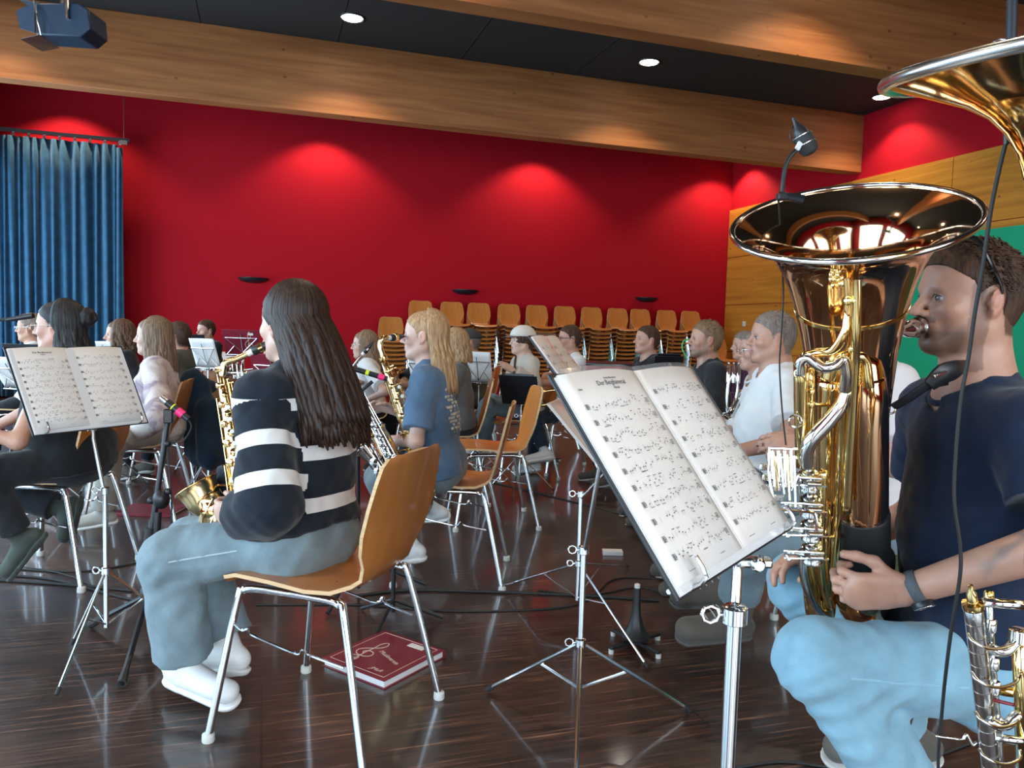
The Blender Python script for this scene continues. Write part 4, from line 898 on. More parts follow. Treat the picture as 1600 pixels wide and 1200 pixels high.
person('blackarms', 'person in black T-shirt whose face is hidden behind the girl in blue', (664, 532, 6.3), 182, vox=.009, tone='warm', eyes=False, hands={-1: P(664, 600, 5.9), 1: P(655, 598, 6.2)}, joints={('E', -1): P(625, 602, 5.9)},
       shirt=dict(m=M['blacktee'], e=.014, loose=.02, name='t_shirt'), sleeve=.8, trousers=dict(m=M['charc']), shoe=dict(m=M['shoeg']), hair=short_hair(), haircol='short')
person('glassesgirl', 'girl with round glasses and long light brown hair in white T-shirt playing saxophone', (570, 540, 6.0), 186, vox=.008, tone='pale', female=True, eyes=False, hyaw=.15, hands={-1: P(572, 625, 5.7), 1: P(566, 600, 5.9)}, joints={('E', -1): P(602, 612, 5.6)},
       shirt=dict(m=M['whitetee'], e=.014, loose=.02, sl=.014, name='t_shirt'), sleeve=.8, trousers=dict(m=M['blacktee']), shoe=dict(m=M['shoeg']), hair=long_hair(.30, 110, (55, 305), back=.02, seed=14, width=.016, spread=.15, tuck=.05, front_len=.34), haircol='lightbrown')
glasses(PEOPLE['glassesgirl'], M['steel'], .022)
person('striped', 'person in grey top whose face is hidden behind the dark-haired girl', (432, 535, 5.2), 180, vox=.009, tone='fair', eyes=False, hands={-1: P(392, 592, 4.95), 1: P(386, 585, 5.2)}, shirt=dict(m=M['grey'], e=.012, loose=.02), sleeve=1.8, trousers=dict(m=M['denimd']), shoe=dict(m=M['shoeg']), hair=short_hair(), haircol='brown')
person('boy', 'boy in black T-shirt with short reddish hair before the red wall', (322, 517, 8.4), 235, vox=.009, tone='fair', eyes=False, s=.9, shirt=dict(m=M['blacktee'], e=.012, loose=.02, name='t_shirt'), sleeve=.8, trousers=dict(m=M['charc']), shoe=dict(m=M['shoeg']), hair=short_hair(.016), haircol='short')
person('tiedye', 'girl with long light brown hair in pale pink and beige tie-dye sweatshirt', (240, 527, 4.45), 192, vox=.0065, lean=.02, tone='pale', female=True, 
       hands={-1: P(215, 672, 4.15), 1: P(200, 668, 4.5)}, joints={('E', -1): P(250, 648, 4.05), ('K', -1): P(175, 690, 4.0), ('A', -1): P(160, 800, 4.1), ('K', 1): P(165, 690, 4.4), ('A', 1): P(150, 790, 4.6)},
       shirt=dict(m=M['tiedye'], e=.020, loose=.034, sl=.022, amp=.006, name='sweatshirt'), sleeve=1.9, trousers=dict(m=M['creampants']), leg_w=1.4, shoe=dict(m=M['creampants'], sole=wsole), hair=long_hair(.27, 170, (58, 302), back=.015, seed=21, width=.0135, spread=.14, tuck=.03, front_len=.28), haircol='lightbrown')
person('olive', 'person in olive-grey top with dark hair hidden behind the tie-dye girl', (277, 527, 5.6), 175, vox=.009, tone='fair', eyes=False, shirt=dict(m=M['olive'], e=.016, loose=.03), sleeve=1.8, trousers=dict(m=M['charc']), shoe=dict(m=M['shoeg']), hair=short_hair(.012), haircol='short')
person('curly', 'woman with shoulder-length curly brown hair and dark jacket looking left', (187, 524, 5.7), 212, vox=.008, tone='fair', female=True, hands={-1: P(190, 640, 5.5), 1: P(180, 640, 5.7)}, 
       shirt=dict(m=M['charc'], e=.018, loose=.02, name='jacket'), sleeve=1.9, trousers=dict(m=M['charc']), shoe=dict(m=M['shoeg']), hair=long_hair(.17, 120, (50, 310), back=.0, seed=5, width=.017, spread=.25, wave=.012, tuck=.0, front_len=.18), haircol='brown')
person('farleft', 'grey-haired person in white top half hidden at the far left', (48, 513, 5.9), 195, vox=.008, tone='warm', hands={-1: P(30, 590, 5.4), 1: P(25, 600, 5.6)}, shirt=dict(m=M['whitetee'], e=.014, loose=.02), sleeve=.8, trousers=dict(m=M['charc']), shoe=dict(m=M['shoeg']), hair=short_hair(.012), haircol='grey')
glasses(PEOPLE['farleft'], M['steel'])
# chairs under the rows behind, each under its sitter
def under(key, label, head):
    i = PEOPLE[key]; p = i['toW'](V((0, .06, 0))); put_chair(p.dot(r0), p.dot(f0), head, label)
for key, head, lb in (('glasseswhite', 178, 'plywood chair under the person with grey-blond hair'), ('bearded', 182, 'plywood chair under the bearded man in charcoal'), ('blacktee', 196, 'plywood chair under the man in black T-shirt'), ('polo', 194, 'plywood chair under the man in the white polo'),
                      ('whitecap', 200, 'plywood chair under the youth in the white cap'), ('darkcap', 190, 'plywood chair under the man in the dark cap'), ('blondback', 185, 'plywood chair under the light blond person'), ('blackarms', 182, 'plywood chair under the person with the hidden face'),
                      ('glassesgirl', 186, 'plywood chair under the girl with round glasses'), ('striped', 180, 'plywood chair under the grey-topped person behind the dark-haired girl'), ('boy', 235, 'plywood chair under the boy in black'), ('olive', 175, 'plywood chair under the person in olive-grey'),
                      ('curly', 212, 'plywood chair under the curly-haired woman'), ('farleft', 195, 'plywood chair under the grey-haired person far left'), ('purple', 184, 'plywood chair under the person in dark purple')):
    under(key, lb, head)
# ================= music stands, books =================
def C3(xc, zc, z=0.): return r0*xc+f0*zc+zz*z
def text_obj(txt, size, mtx, m_, parent, name='lettering', ext=.0002, shear=0.):
    cu = bpy.data.curves.new(name, 'FONT'); cu.body = txt; cu.size = size; cu.extrude = ext; cu.align_x = 'CENTER'; cu.align_y = 'CENTER'; cu.shear = shear; cu.resolution_u = 2
    t = bpy.data.objects.new(name, cu); COL.objects.link(t); dg = bpy.context.evaluated_depsgraph_get(); me = bpy.data.meshes.new_from_object(t.evaluated_get(dg))
    bpy.data.objects.remove(t); o = bpy.data.objects.new(name, me); COL.objects.link(o); me.materials.clear(); me.materials.append(m_); o.parent = parent; o.matrix_basis = mtx; return o
def notation(parent, m4, w, h, seed, title=None, x0=0, rows=10, dens=1.):
    r_ = random.Random(seed); mb = MB(); z = .0006
    def q(x, y, a, b): mb.add([(x, y, z), (x+a, y, z), (x+a, y+b, z), (x, y+b, z)], [(0, 1, 2, 3)])
    top = h-.036 if title else h-.024; st = (top-.022)/rows
    for i in range(rows):
        y = top-st*i-.012
        for k in range(5): q(x0+.016, y-.0017*k, w-.034, .0008)
        q(x0+.018, y-.0065, .0022, .0062); q(x0+.022, y-.005, .0014, .004)
        x = .030
        while x < w-.024:
            if r_.random() < .8*dens:
                n_ = r_.randint(-3, 3); yy = y-.0034-n_*.0009; mb.add([(x0+x+.0013*math.cos(a), yy+.00095*math.sin(a), z) for a in (0, .9, 1.7, 2.6, 3.5, 4.4, 5.3)], [tuple(range(7))])
                q(x0+x+(.0011 if n_ < 0 else -.0013), yy if n_ < 0 else yy-.0052, .0004, .0054)
                if r_.random() < .35: q(x0+x-.0013, yy-.0056 if n_ >= 0 else yy+.005, .0075, .0008)
            if r_.random() < .12: q(x0+x+.003, y-.0068, .0004, .0072)
            if r_.random() < .05: q(x0+x, y+.003, .006*r_.random()+.002, .0011)
            x += r_.uniform(.0042, .0078)
        if r_.random() < .3: q(x0+r_.uniform(.03, w-.06), y-.0115, r_.uniform(.004, .018), .0009)
    q(x0+.03, .008, w*.5, .0006)
    o = mb.build('notation', M['ink'], parent, smooth=False); o.matrix_basis = m4
    if title:
        for (s, sz, px_, py_) in title: text_obj(s, sz, m4 @ Matrix.Translation((x0+w*px_, h*py_, .0006)), M['ink'], parent, 'title_text')
    return o
def book(label, TL, wd, lean, pw=.205, h=.288, pages=2, papm='paper', folder=None, seed=1, title=None, flip=False, sleeves=False, group=None, thick=.006, dens=1., bend=.012, marks=True, name='sheet_music', cat='sheet music'):
    # TL: upper left corner seen from the reader's side; wd: (xc, zc) along the width; reader on its right-hand side
    w = (r0*wd[0]+f0*wd[1]).normalized(); rd = (r0*wd[1]-f0*wd[0]).normalized(); a = math.radians(lean)
    up = (zz*math.cos(a)-rd*math.sin(a)).normalized(); nrm = w.cross(up); 
    R = Matrix((w, up, nrm)).transposed(); BL = V(TL)-up*h
    t = thing(name, label, cat, BL, 0, group); M4 = R.to_4x4()
    loc = lambda x, y, z: R @ V((x, y, z))
    n_ = 10
    for k in range(pages):
        g_ = [[(k*pw+pw*i/n_, h*j/6, bend*math.sin(PI*(i/n_))**1*(1 if k == 0 else .8) + thick*.5*(1-abs((i/n_)-(.5))*0) ) for i in range(n_+1)] for j in range(7)]
        g_ = [[loc(*p) for p in row] for row in g_]; pg = MB().sheet(g_, thick*.4).build('page', M[papm], t, smooth='all')
        if marks:
            nt = notation(pg, Matrix.Identity(4), pw, h, seed+k, title if k == 0 else None, k*pw, 10 if k == 0 else 9, dens)
            nt.parent = pg
            for c in [nt]+[c for c in children(pg) if c != nt]:
                for v_ in c.data.vertices:
                    q = c.matrix_basis @ v_.co; u_ = (q.x-k*pw)/pw; zb = bend*math.sin(PI*max(0, min(1, u_)))*(1 if k == 0 else .8)+thick*.5+.0007
                    v_.co = loc(q.x, q.y, zb+q.z)
                c.matrix_basis = Matrix.Identity(4)
        if sleeves:
            g2 = [[(k*pw-.003+(pw+.006)*i/n_, -.006+(h+.012)*j/6, bend*math.sin(PI*i/n_)*(1 if k == 0 else .8)+thick*.5+.0022+.0007*math.sin(i*1.7+j*2.3)) for i in range(n_+1)] for j in range(7)]
            MB().sheet([[loc(*p) for p in row] for row in g2]).build('clear_sleeve', SLV, t, smooth='all')
    if folder:
        mb = MB(); mb.box(loc(pages*pw/2, h/2-.004, -.002), (pages*pw+.016, h+.020, .004), R); mb.build('folder_cover', M[folder], t, bevel=.001)
        for j in range(3): MB().box(loc(pages*pw/2, h/2-.006, .0005+.0016*j), (pages*pw+.004-.003*j, h+.010-.002*j, .0012), R).build('inner_leaf', M['plastic'], t)
    return dict(t=t, R=R, BL=BL, w=w, up=up, n=nrm, rd=rd, W=pages*pw, h=h)
SLV = mat('clear_film', (.9, .9, .9), .08); N, L, b = nodes(SLV); b.inputs['Alpha'].default_value = .14; b.inputs['Specular IOR Level'].default_value = .6
def stand(label, bk, foot, feet, hub=.27, m_='chrome', solid=False, pole_top=None, wing=(), pr=.0085, legr=.0045, side=-1):
    # bk: the book's frame; foot: centre on the floor (xc, zc); feet: three floor points (xc, zc)
    c = C3(*foot); t = thing('music_stand', label, 'music stand', c)
    n = bk['n']; w, up = bk['w'], bk['up']; cb = bk['BL']+w*(bk['W']/2)-n*.010; top = pole_top or (cb-up*.012)
    mid = V((c.x, c.y, hub+.30)); 
    MB().tube([V((c.x, c.y, .10)), V((c.x, c.y, hub+.28))], pr, 12).build('lower_tube', M[m_], t, world=True)
    MB().tube([V((c.x, c.y, hub+.26)), top-zz*.03, top], pr*.72, 12).build('upper_tube', M[m_], t, world=True)
    for z_ in (hub, hub+.28): 
        MB().lathe((c.x, c.y, z_-.014), (0, 0, 1), [(pr*1.2, 0), (pr*1.7, .003), (pr*1.7, .024), (pr*1.2, .028)], 16).build('clamp_collar', M[m_], t, world=True)
        q = V((c.x, c.y, z_)); d = r0*side
        MB().tube([q+d*pr*1.5, q+d*.022]+[q+d*(.034+.012*math.cos(a))+zz*.012*math.sin(a) for a in [PI+2*PI*i/8 for i in range(9)]], .0028, 6).build('wing_screw', M[m_], t, world=True)
    for f_ in feet:
        e = C3(f_[0], f_[1], .012); hb = V((c.x, c.y, hub)); d = (e-hb); j = hb+d*.42; lg = MB()
        lg.tube([hb, e], legr, 8); l_ = lg.build('leg', M[m_], t, world=True)
        MB().tube([V((c.x, c.y, .11)), j], legr*.7, 6).build('brace', M[m_], l_, world=True) if False else MB().tube([V((c.x, c.y, .11)), j], legr*.75, 6).build('brace', M[m_], t, world=True)
        MB().tube([e-d.normalized()*.02, e+d.normalized()*.004], legr*1.5, 8).build('rubber_foot', M['rubber'], t, world=True)
    if solid:
        R = bk['R']; MB().box(cb+up*bk['h']*.5-n*.004, (bk['W']+.05, bk['h']*.98, .003), R).build('desk_plate', M['blackmetal'], t, world=True, bevel=.001)
        MB().box(cb-up*.004+n*.018, (bk['W']+.05, .003, .05), R).build('ledge', M['blackmetal'], t, world=True, bevel=.001)
    else:
        h, W_ = bk['h'], bk['W']; rr = .0032
        for pts in ([cb+up*.02, cb+up*h*.70-w*W_*.46], [cb+up*.02, cb+up*h*.70+w*W_*.46], [cb+up*.0-w*W_*.50, cb+up*.0+w*W_*.50], [cb+up*h*.70-w*W_*.46, cb+up*h*.70+w*W_*.46], [cb+up*.02, cb+up*h*.86], [cb+up*h*.35-w*W_*.23, cb+up*.0-w*W_*.47], [cb+up*h*.35+w*W_*.23, cb+up*.0+w*W_*.47]):
            MB().tube(pts, rr, 7).build('desk_rod', M[m_], t, world=True)
        for s_ in (-1, 1):
            q = cb+w*W_*.42*s_; MB().tube([q, q-up*.010+n*.012, q-up*.006+n*.034, q+up*.02+n*.036], rr, 7, 2).build('page_hook', M[m_], t, world=True)
        MB().box(top+up*.008, (.03, .018, .022), bk['R']).build('tilt_joint', M[m_], t, world=True, bevel=.002)
    return t
def tri(c, r, a0=20): return [(c[0]+r*math.cos(math.radians(a0+120*k)), c[1]+r*math.sin(math.radians(a0+120*k))) for k in range(3)]
T1 = [('Der Bergkamerad', .0105, .5, .925), ('Marsch', .005, .52, .895), ('Grosses Blasorchester', .0036, .5, .95), ('Tuba', .0042, .12, .91)]
bB = book('large open music book in clear sleeves, nearest to us, before the tuba player', P(866, 590, .96), (.592, .806), 37, folder='blackmetal', seed=3, title=T1, sleeves=True, thick=.010, papm='paper2', bend=.010)
bA = book('open music book with lined white pages at lower left before the woman in black', P(10, 545, 2.45), (.42, .90), 27, folder='blackmetal', seed=11, title=[('Der Bergkamerad', .009, .5, .93), ('Marsch', .005, .5, .90)], bend=.010, thick=.004, group='open music books')
bC = book('narrow-looking cream music book behind the largest music book', P(829, 527, 1.95), (.24, .97), 38, pw=.17, papm='paper2', folder='blackmetal', seed=21, sleeves=True, bend=.006)
bD = book('grey-pink music pages seen at a sharp angle below the other books', P(857, 632, 2.75), (.25, .97), 42, papm='plastic', seed=31, bend=.004, marks=False, folder='plastic')
stand('chrome music stand holding the white open book at lower left', bA, (-1.385, 2.60), [(-1.375, 2.29), (-1.54, 2.66), (-1.16, 2.78)], hub=.30)
g_ = P(1146, 1000, 1.08); stand('thick chrome music stand of the nearest open music book, at the lower right', bB, (g_.dot(r0), g_.dot(f0)), tri((g_.dot(r0), g_.dot(f0)), .33, 60), hub=.50, pr=.0105, pole_top=bB['BL']+bB['w']*.27-bB['n']*.03-zz*.012)
# tilt lever of the near stand
q = P(1195, 882, 1.10); t = bpy.data.objects['music_stand.001']; 
MB().box((P(1165, 876, 1.09)+P(1190, 880, 1.09))/2, (.05, .022, .014), Matrix((r0, f0, zz)).transposed()).build('tilt_bracket', M['steel'], t, world=True, bevel=.004)
MB().tube([P(1186, 888, 1.08), P(1190, 868, 1.08)], [.007, .003], 8).build('tilt_lever', M['black'], t, world=True)
MB().lathe(P(1182, 880, 1.08), -f0, [(.010, 0), (.010, .01), (.007, .014)], 16).build('lever_screw', M['chrome'], t, world=True)
stand('chrome music stand in the middle with spread legs, holding the cream music book', bC, (.225, 2.22), [(-.05, 2.40), (.575, 2.30), (.19, 1.88)], hub=.25, pr=.0095, legr=.006)
stand('chrome music stand just behind the middle one, holding the grey-pink pages', bD, (.285, 3.0), [(-.02, 3.40), (.60, 3.75), (.50, 2.60)], hub=.25)
def simple(lb_b, lb_s, TLp, wd, lean, W_, h, foot_d=None, solid=False, papm='paper', folder=None, marks=False, hub=.28, m_='chrome', name='sheet_music', group=None, pages=1, a0=20, rad=.27):
    bk = book(lb_b, P(*TLp), wd, lean, pw=W_/pages, h=h, pages=pages, papm=papm, folder=folder, marks=marks, bend=.004, seed=int(TLp[0]), group=group, name=name)
    cb = bk['BL']+bk['w']*W_/2; c = (cb.dot(r0), cb.dot(f0)); stand(lb_s, bk, c, tri(c, rad, a0), hub=hub, solid=solid, m_=m_); return bk
# seen from behind: the reader sits on the far side, so the width runs right to left
simple('white sheet of music on a wire desk left of the golden alto saxophone', 'wire music stand under the white sheet left of the alto saxophone', (333, 530, 5.0), (-.97, .2), 25, .18, .21)
simple('white sheet of music on a wire desk before the man in the dark cap', 'wire music stand before the man in the dark cap', (766, 551, 5.6), (-.97, .2), 25, .21, .25)
simple('small white sheet just behind the chin of the girl in blue', 'dark wire music stand behind the chin of the girl in blue', (662, 557, 5.2), (-.95, .3), 22, .12, .17, m_='blackmetal')
simple('black folder lying on a solid desk before the youth in the white cap', 'music stand with solid black desk before the youth in the white cap', (834, 586, 5.3), (-.95, .25), 30, .225, .24, solid=True, papm='blackmetal')
bI = simple('bordeaux music folder standing open on a stand before the boy by the red wall', 'wire music stand of the bordeaux folder before the boy', (403, 517, 6.3), (-.99, .1), 18, .30, .21, papm='bordeaux', folder='bordeaux', name='music_folder')
simple('dark bordeaux folder on a stand left of the girl with round glasses', 'wire music stand of the bordeaux folder near the girl with round glasses', (546, 580, 5.0), (-.9, .4), 18, .15, .14, papm='bordeaux', folder='bordeaux', name='music_folder')
simple('brown-red folder seen from behind, before the chin of the dark-haired girl', 'music stand of the brown-red folder behind the alto saxophone', (452, 556, 4.2), (-.95, .25), 24, .24, .20, papm='bordeaux', folder='bordeaux', name='music_folder')
simple('dark open folder on a stand behind the left music book at the left edge', 'music stand of the dark folder at the left edge', (70, 540, 4.6), (-.98, .15), 20, .28, .22, papm='blackmetal', folder='blackmetal', name='music_folder')
simple('small white page between the woman in black and the curly-haired woman', 'music stand between the woman in black and the curly-haired woman', (172, 534, 5.2), (-.98, .1), 20, .11, .12)
simple('dark folder just left of the white sheet, behind the tie-dye girl', 'music stand behind the back of the tie-dye girl', (318, 524, 6.0), (-.98, .1), 20, .20, .15, papm='blackmetal', folder='blackmetal', name='music_folder')
simple('white pages at the very left edge below the dark folder', 'music stand at the very left edge', (34, 560, 3.9), (-.95, .2), 35, .22, .20, rad=.2)
simple('dark flat folder on a stand before the bearded man', 'black music stand before the bearded man', (1062, 554, 4.9), (-.97, .2), 60, .13, .10, papm='blackmetal', folder='blackmetal', name='music_folder', solid=True, m_='blackmetal')
# white name labels and clefs on the folders
def clef_pts(s=1.):
    return [V((x*s, y*s, 0)) for x, y in ((-.02, -.33), (-.09, -.36), (-.11, -.28), (-.03, -.24), (.03, -.31), (.01, -.42), (-.02, -.1), (-.02, .15), (-.03, .33), (.03, .45), (.09, .34), (.04, .2), (-.12, .05), (-.17, -.07), (-.10, -.19), (.05, -.21), (.13, -.12), (.09, -.01), (-.01, .01), (-.06, -.07), (-.01, -.13))]
for bk, sx, sy in ((bI, .6, .5),):
    R = bk['R']; cc = bk['BL']+bk['w']*bk['W']*.28+bk['up']*bk['h']*.48-bk['n']*.0072
    MB().tube([cc+R@V((-p.x*.22, p.y*.22, 0)) for p in clef_pts()], .0022, 5, 3).build('treble_clef', M['gold'], bk['t'], world=True)
    MB().box(bk['BL']+bk['w']*bk['W']*.22+bk['up']*bk['h']*.86-bk['n']*.0062, (.045, .018, .001), R).build('name_label', M['paper'], bk['t'], world=True)
# red folder on the floor
def G2(px, py): g = G(px, py); return g
a, b_, c_, d_ = G2(503, 1040), G2(600, 1078), G2(684, 1020), G2(590, 992)
t = thing('music_folder', 'bordeaux music folder with treble clef lying on the floor under the striped girl\'s chair', 'music folder', (a+c_)/2)
ex = (b_-a).normalized(); ey = (zz.cross(ex)); Lx, Ly = (b_-a).length, (d_-a).dot(ey); Rf = Matrix((ex, ey, zz)).transposed(); cen = a+ex*Lx/2+ey*Ly/2
for z0, z1, nm_, mm, ins in ((0, .003, 'back_cover', 'bordeaux', 0), (.003, .026, 'page_block', 'plastic', .006), (.026, .029, 'front_cover', 'bordeaux', 0)):
    MB().box(cen+zz*(z0+z1)/2, (Lx-2*ins, Ly-2*ins, z1-z0), Rf).build(nm_, M[mm], t, world=True, bevel=.0008)
MB().box(cen-ex*0+ey*(Ly/2-.002)+zz*.0145, (Lx, .004, .029), Rf).build('spine', M['bordeaux'], t, world=True)
fc = lambda u, v: cen+ex*(u*Lx/2)+ey*(v*Ly/2)+zz*.0296
mb = MB()
for (u0, v0, u1, v1) in ((-.86, -.88, .86, -.88), (.86, -.88, .86, .88), (.86, .88, -.86, .88), (-.86, .88, -.86, -.88)): mb.tube([fc(u0, v0), fc(u1, v1)], .0007, 4)
mb.build('border_line', M['gold'], t, world=True)
# clef's foot points to the spine side: local up runs along +ey
Rc = Matrix((ex, ey, zz)).transposed(); q0 = fc(-.38, -.12)
MB().tube([q0+Rc@V((p.x*.22*1.1, p.y*.20, 0)) for p in clef_pts()], [.0022]*21, 6, 3, flat=((0, 0, 1), .3)).build('treble_clef', M['gold'], t, world=True)
MB().box(fc(.35, .72), (.07, .028, .001), Rf).build('name_label', M['paper'], t, world=True)
M4 = Matrix.Translation(-t.location) @ Matrix.Translation(fc(.25, -.1)) @ Rf.to_4x4(); text_obj('Musikverein', .026, M4 @ Matrix.Rotation(-.35, 4, 'Z'), M['gold'], t, 'cover_text')
M4 = Matrix.Translation(-t.location) @ Matrix.Translation(fc(.45, -.70)) @ Rf.to_4x4(); text_obj('JMuR', .024, M4, M['gold'], t, 'cover_text', shear=.3)
# small flat things on the floor
def flat_box(name, label, cat, px, py, w, l, h, mm, rot=0, extra=None):
    g = G(px, py); t = thing(name, label, cat, g, HD(rot)); MB().b2((-w/2, -l/2, 0), (w/2, l/2, h)).build('box', M[mm], t, bevel=.002)
    if extra: MB().b2((-w/2-.0005, -l/2+.004, h*.35), (w/2+.0005, l/2-.004, h*.8)).build('label_band', M[extra], t)
    return t
M['pack'] = mat('red_white_card', (.62, .12, .08), .5)
flat_box('tissue_pack', 'small red and white pack on the floor behind the middle music stand', 'pack', 957, 866, .105, .055, .022, 'white', 0, 'pack')
flat_box('music_folder', 'folder with pale edge lying under the tie-dye girl\'s chair', 'music folder', 236, 800, .34, .24, .02, 'bordeaux', 0, 'plastic')
# ---- instrument pegs (black cones on folding feet) ----
def peg(label, px, py, hgt, feet=True):
    g = G(px, py); t = thing('instrument_peg', label, 'instrument peg', g)
    MB().lathe((0, 0, .035), (0, 0, 1), [(.055, 0), (.056, .006), (.044, .02), (.028, .05), (.018, .09), (.015, hgt*.6), (.014, hgt-.02)], 24).build('cone', M['black'], t)
    MB().lathe((0, 0, .035+hgt-.02), (0, 0, 1), [(.011, 0), (.011, .012), (.006, .016)], 14).build('peg_tip', M['cap'], t)
    for k in range(4):
        a_ = k*PI/2+.3; MB().box((.07*math.cos(a_), .07*math.sin(a_), .022), (.11, .02, .012), Matrix.Rotation(a_, 3, 'Z')).build('leg', M['black'], t, bevel=.002)
        MB().lathe((.12*math.cos(a_), .12*math.sin(a_), 0), (0, 0, 1), [(.010, 0), (.010, .016)], 10).build('rubber_foot', M['cap'], t)
peg('black cone-shaped instrument peg on the floor left of the grey boots', 992, 1010, .21)
peg('black instrument peg standing farther back between the music stands', 858, 722, .24)
# ---- microphone stands ----
def mic_stand():
    t = thing('microphone_stand', 'black microphone stand with short boom left of the striped girl', 'microphone stand', G(232, 985)); dd = 2.72
    g = t.location; base = V((g.x, g.y, 0)); px0 = lambda x, y: P(x, y, dd)
    knee = px0(247, 800); MB().tube([V((g.x, g.y, .10)), px0(240, 900), knee], .013, 12).build('pole', M['blackmetal'], t, world=True)
    MB().tube([px0(252, 895), px0(250, 845)], .020, 12).build('sleeve', M['black'], t, world=True)
    MB().tube([px0(231, 860), px0(243, 790), px0(256, 700), px0(262, 655)], .010, 10).build('boom', M['blackmetal'], t, world=True)
    MB().tube([px0(231, 862), px0(235, 825)], .017, 12).build('counterweight', M['rubber'], t, world=True)
    MB().ball(px0(252, 780), .030, 12, (1, 1, 1.2)).build('boom_clutch', M['black'], t, world=True)
    for x, y in ((262, 693), (236, 782), (263, 768)): MB().ball(px0(x, y), .013, 10).build('knob', M['black'], t, world=True)
    for e in (G(190, 1075), G(140, 982), G(330, 905)):
        MB().tube([V((g.x, g.y, .14)), V((e.x, e.y, .014))], .010, 8).build('leg', M['blackmetal'], t, world=True)
        MB().tube([V((e.x, e.y, .014))+(V((g.x, g.y, .14))-V((e.x, e.y, .014))).normalized()*.06, V((e.x, e.y, .014))], [.012, .016], 8).build('rubber_foot', M['rubber'], t, world=True)
    MB().lathe((g.x, g.y, .09), (0, 0, 1), [(.02, 0), (.028, .01), (.028, .07), (.02, .08)], 14).build('hub', M['black'], t, world=True)
    MB().box(px0(263, 650), (.03, .03, .05)).build('clip', M['black'], t, world=True, bevel=.004)
    m_ = thing('microphone', 'small microphone with pink tape on the boom before the tie-dye girl', 'microphone', px0(270, 635)); a, b_ = px0(252, 621), px0(293, 654)
    MB().tube([a, a+(b_-a)*.25], .0125, 14).build('grille', M['steel'], m_, world=True); MB().tube([a+(b_-a)*.22, a+(b_-a)*.62], .0135, 14).build('handle', M['black'], m_, world=True)
    MB().tube([a+(b_-a)*.44, a+(b_-a)*.48], .0140, 14).build('yellow_ring', M['yellow'], m_, world=True)
    MB().tube([a+(b_-a)*.62, a+(b_-a)*.85], .0150, 14).build('pink_tape', M['pink'], m_, world=True); MB().tube([a+(b_-a)*.85, a+(b_-a)*1.05], .012, 12).build('plug', M['black'], m_, world=True)
    mb = MB(); mb.tube([a+(b_-a)*1.0, px0(299, 668), px0(285, 690), px0(268, 690), px0(262, 700), px0(268, 780), px0(267, 850), px0(262, 900), V((g.x+.03, g.y, .006)), G(120, 905)+zz*.006, G(-20, 880)+zz*.006], .0032, 6, 5); tag(mb.build('microphone_cable', M['rubber'], None), 'thin black cable running down the boom microphone stand', 'cable')
mic_stand()
def mic2():
    dd = 3.05; m_ = thing('microphone', 'black microphone with yellow and pink tape before the girl with round glasses', 'microphone', P(580, 588, dd)); a, b_ = P(553, 576, dd), P(605, 592, dd)
    MB().tube([a, b_], .011, 12).build('handle', M['black'], m_, world=True)
    for u0, u1, mm, nm_ in ((.36, .46, 'yellow', 'yellow_tape'), (.74, .92, 'pink', 'pink_tape')): MB().tube([a+(b_-a)*u0, a+(b_-a)*u1], .0120, 12).build(nm_, M[mm], m_, world=True)
    t = thing('microphone_stand', 'black boom stand behind the striped girl, only its thin arm shows', 'microphone stand', G(560, 925))
    g = t.location; MB().tube([V((g.x, g.y, .02)), P(560, 615, dd), P(582, 596, dd)], .008, 8).build('pole', M['blackmetal'], t, world=True)
    for k in range(3): MB().tube([V((g.x, g.y, .16)), V((g.x+.3*math.cos(k*2.09), g.y+.3*math.sin(k*2.09), .012))], .009, 8).build('leg', M['blackmetal'], t, world=True)
mic2()
t = thing('microphone', 'thin black boom microphone pointing at the woman in black, left edge', 'microphone', P(20, 497, 3.25)); MB().tube([P(-60, 503, 3.1), P(14, 499, 3.1)], .006, 8).build('boom', M['blackmetal'], t, world=True); MB().tube([P(10, 500, 3.1), P(52, 493, 3.1)], [.009, .011], 12).build('handle', M['black'], t, world=True)
g = G(-60, 905); MB().tube([V((g.x, g.y, .01)), P(-60, 503, 3.1)], .009, 8).build('pole', M['blackmetal'], t, world=True)
MB().lathe((g.x, g.y, 0), (0, 0, 1), [(.12, 0), (.12, .015), (.03, .03)], 24).build('base', M['blackmetal'], t, world=True)
# ---- cables on the floor ----
cabs = [([(-20, 905), (90, 912), (230, 925), (330, 940)], .006, 'thick black cable on the floor behind the left stand'), ([(-20, 885), (120, 893), (240, 876), (330, 872)], .004, 'black cable curving past the left chair leg'),
        ([(-20, 897), (80, 905), (200, 935), (320, 955)], .005, 'second thick black cable beside the left stand'),
        ([(560, 930), (640, 922), (780, 925), (900, 930), (1030, 938)], .006, 'thick black cable crossing the floor behind the front chair'), ([(400, 945), (560, 945), (720, 955), (900, 945), (960, 905), (1040, 905)], .0035, 'thin black cable looping across the middle of the floor'),
        ([(840, 922), (920, 930), (1000, 918), (1060, 936)], .0035, 'thin cable around the middle stand legs'), ([(760, 752), (860, 775), (990, 810), (1080, 850)], .0045, 'black cable on the floor between the distant stands'),
        ([(1150, 1199), (1220, 1190), (1290, 1198), (1400, 1215)], .004, 'cable by the tuba player\'s foot'), ([(1330, 1215), (1450, 1185), (1520, 1160), (1620, 1130)], .004, 'cable beneath the tuba player\'s chair')]
for pts, r_, lb in cabs:
    t = MB(); t.tube([G(x, y, r_)+V((0, 0, 0)) for x, y in pts], r_, 7, 8); tag(t.build('floor_cable', M['rubber'], None), lb, 'cable')
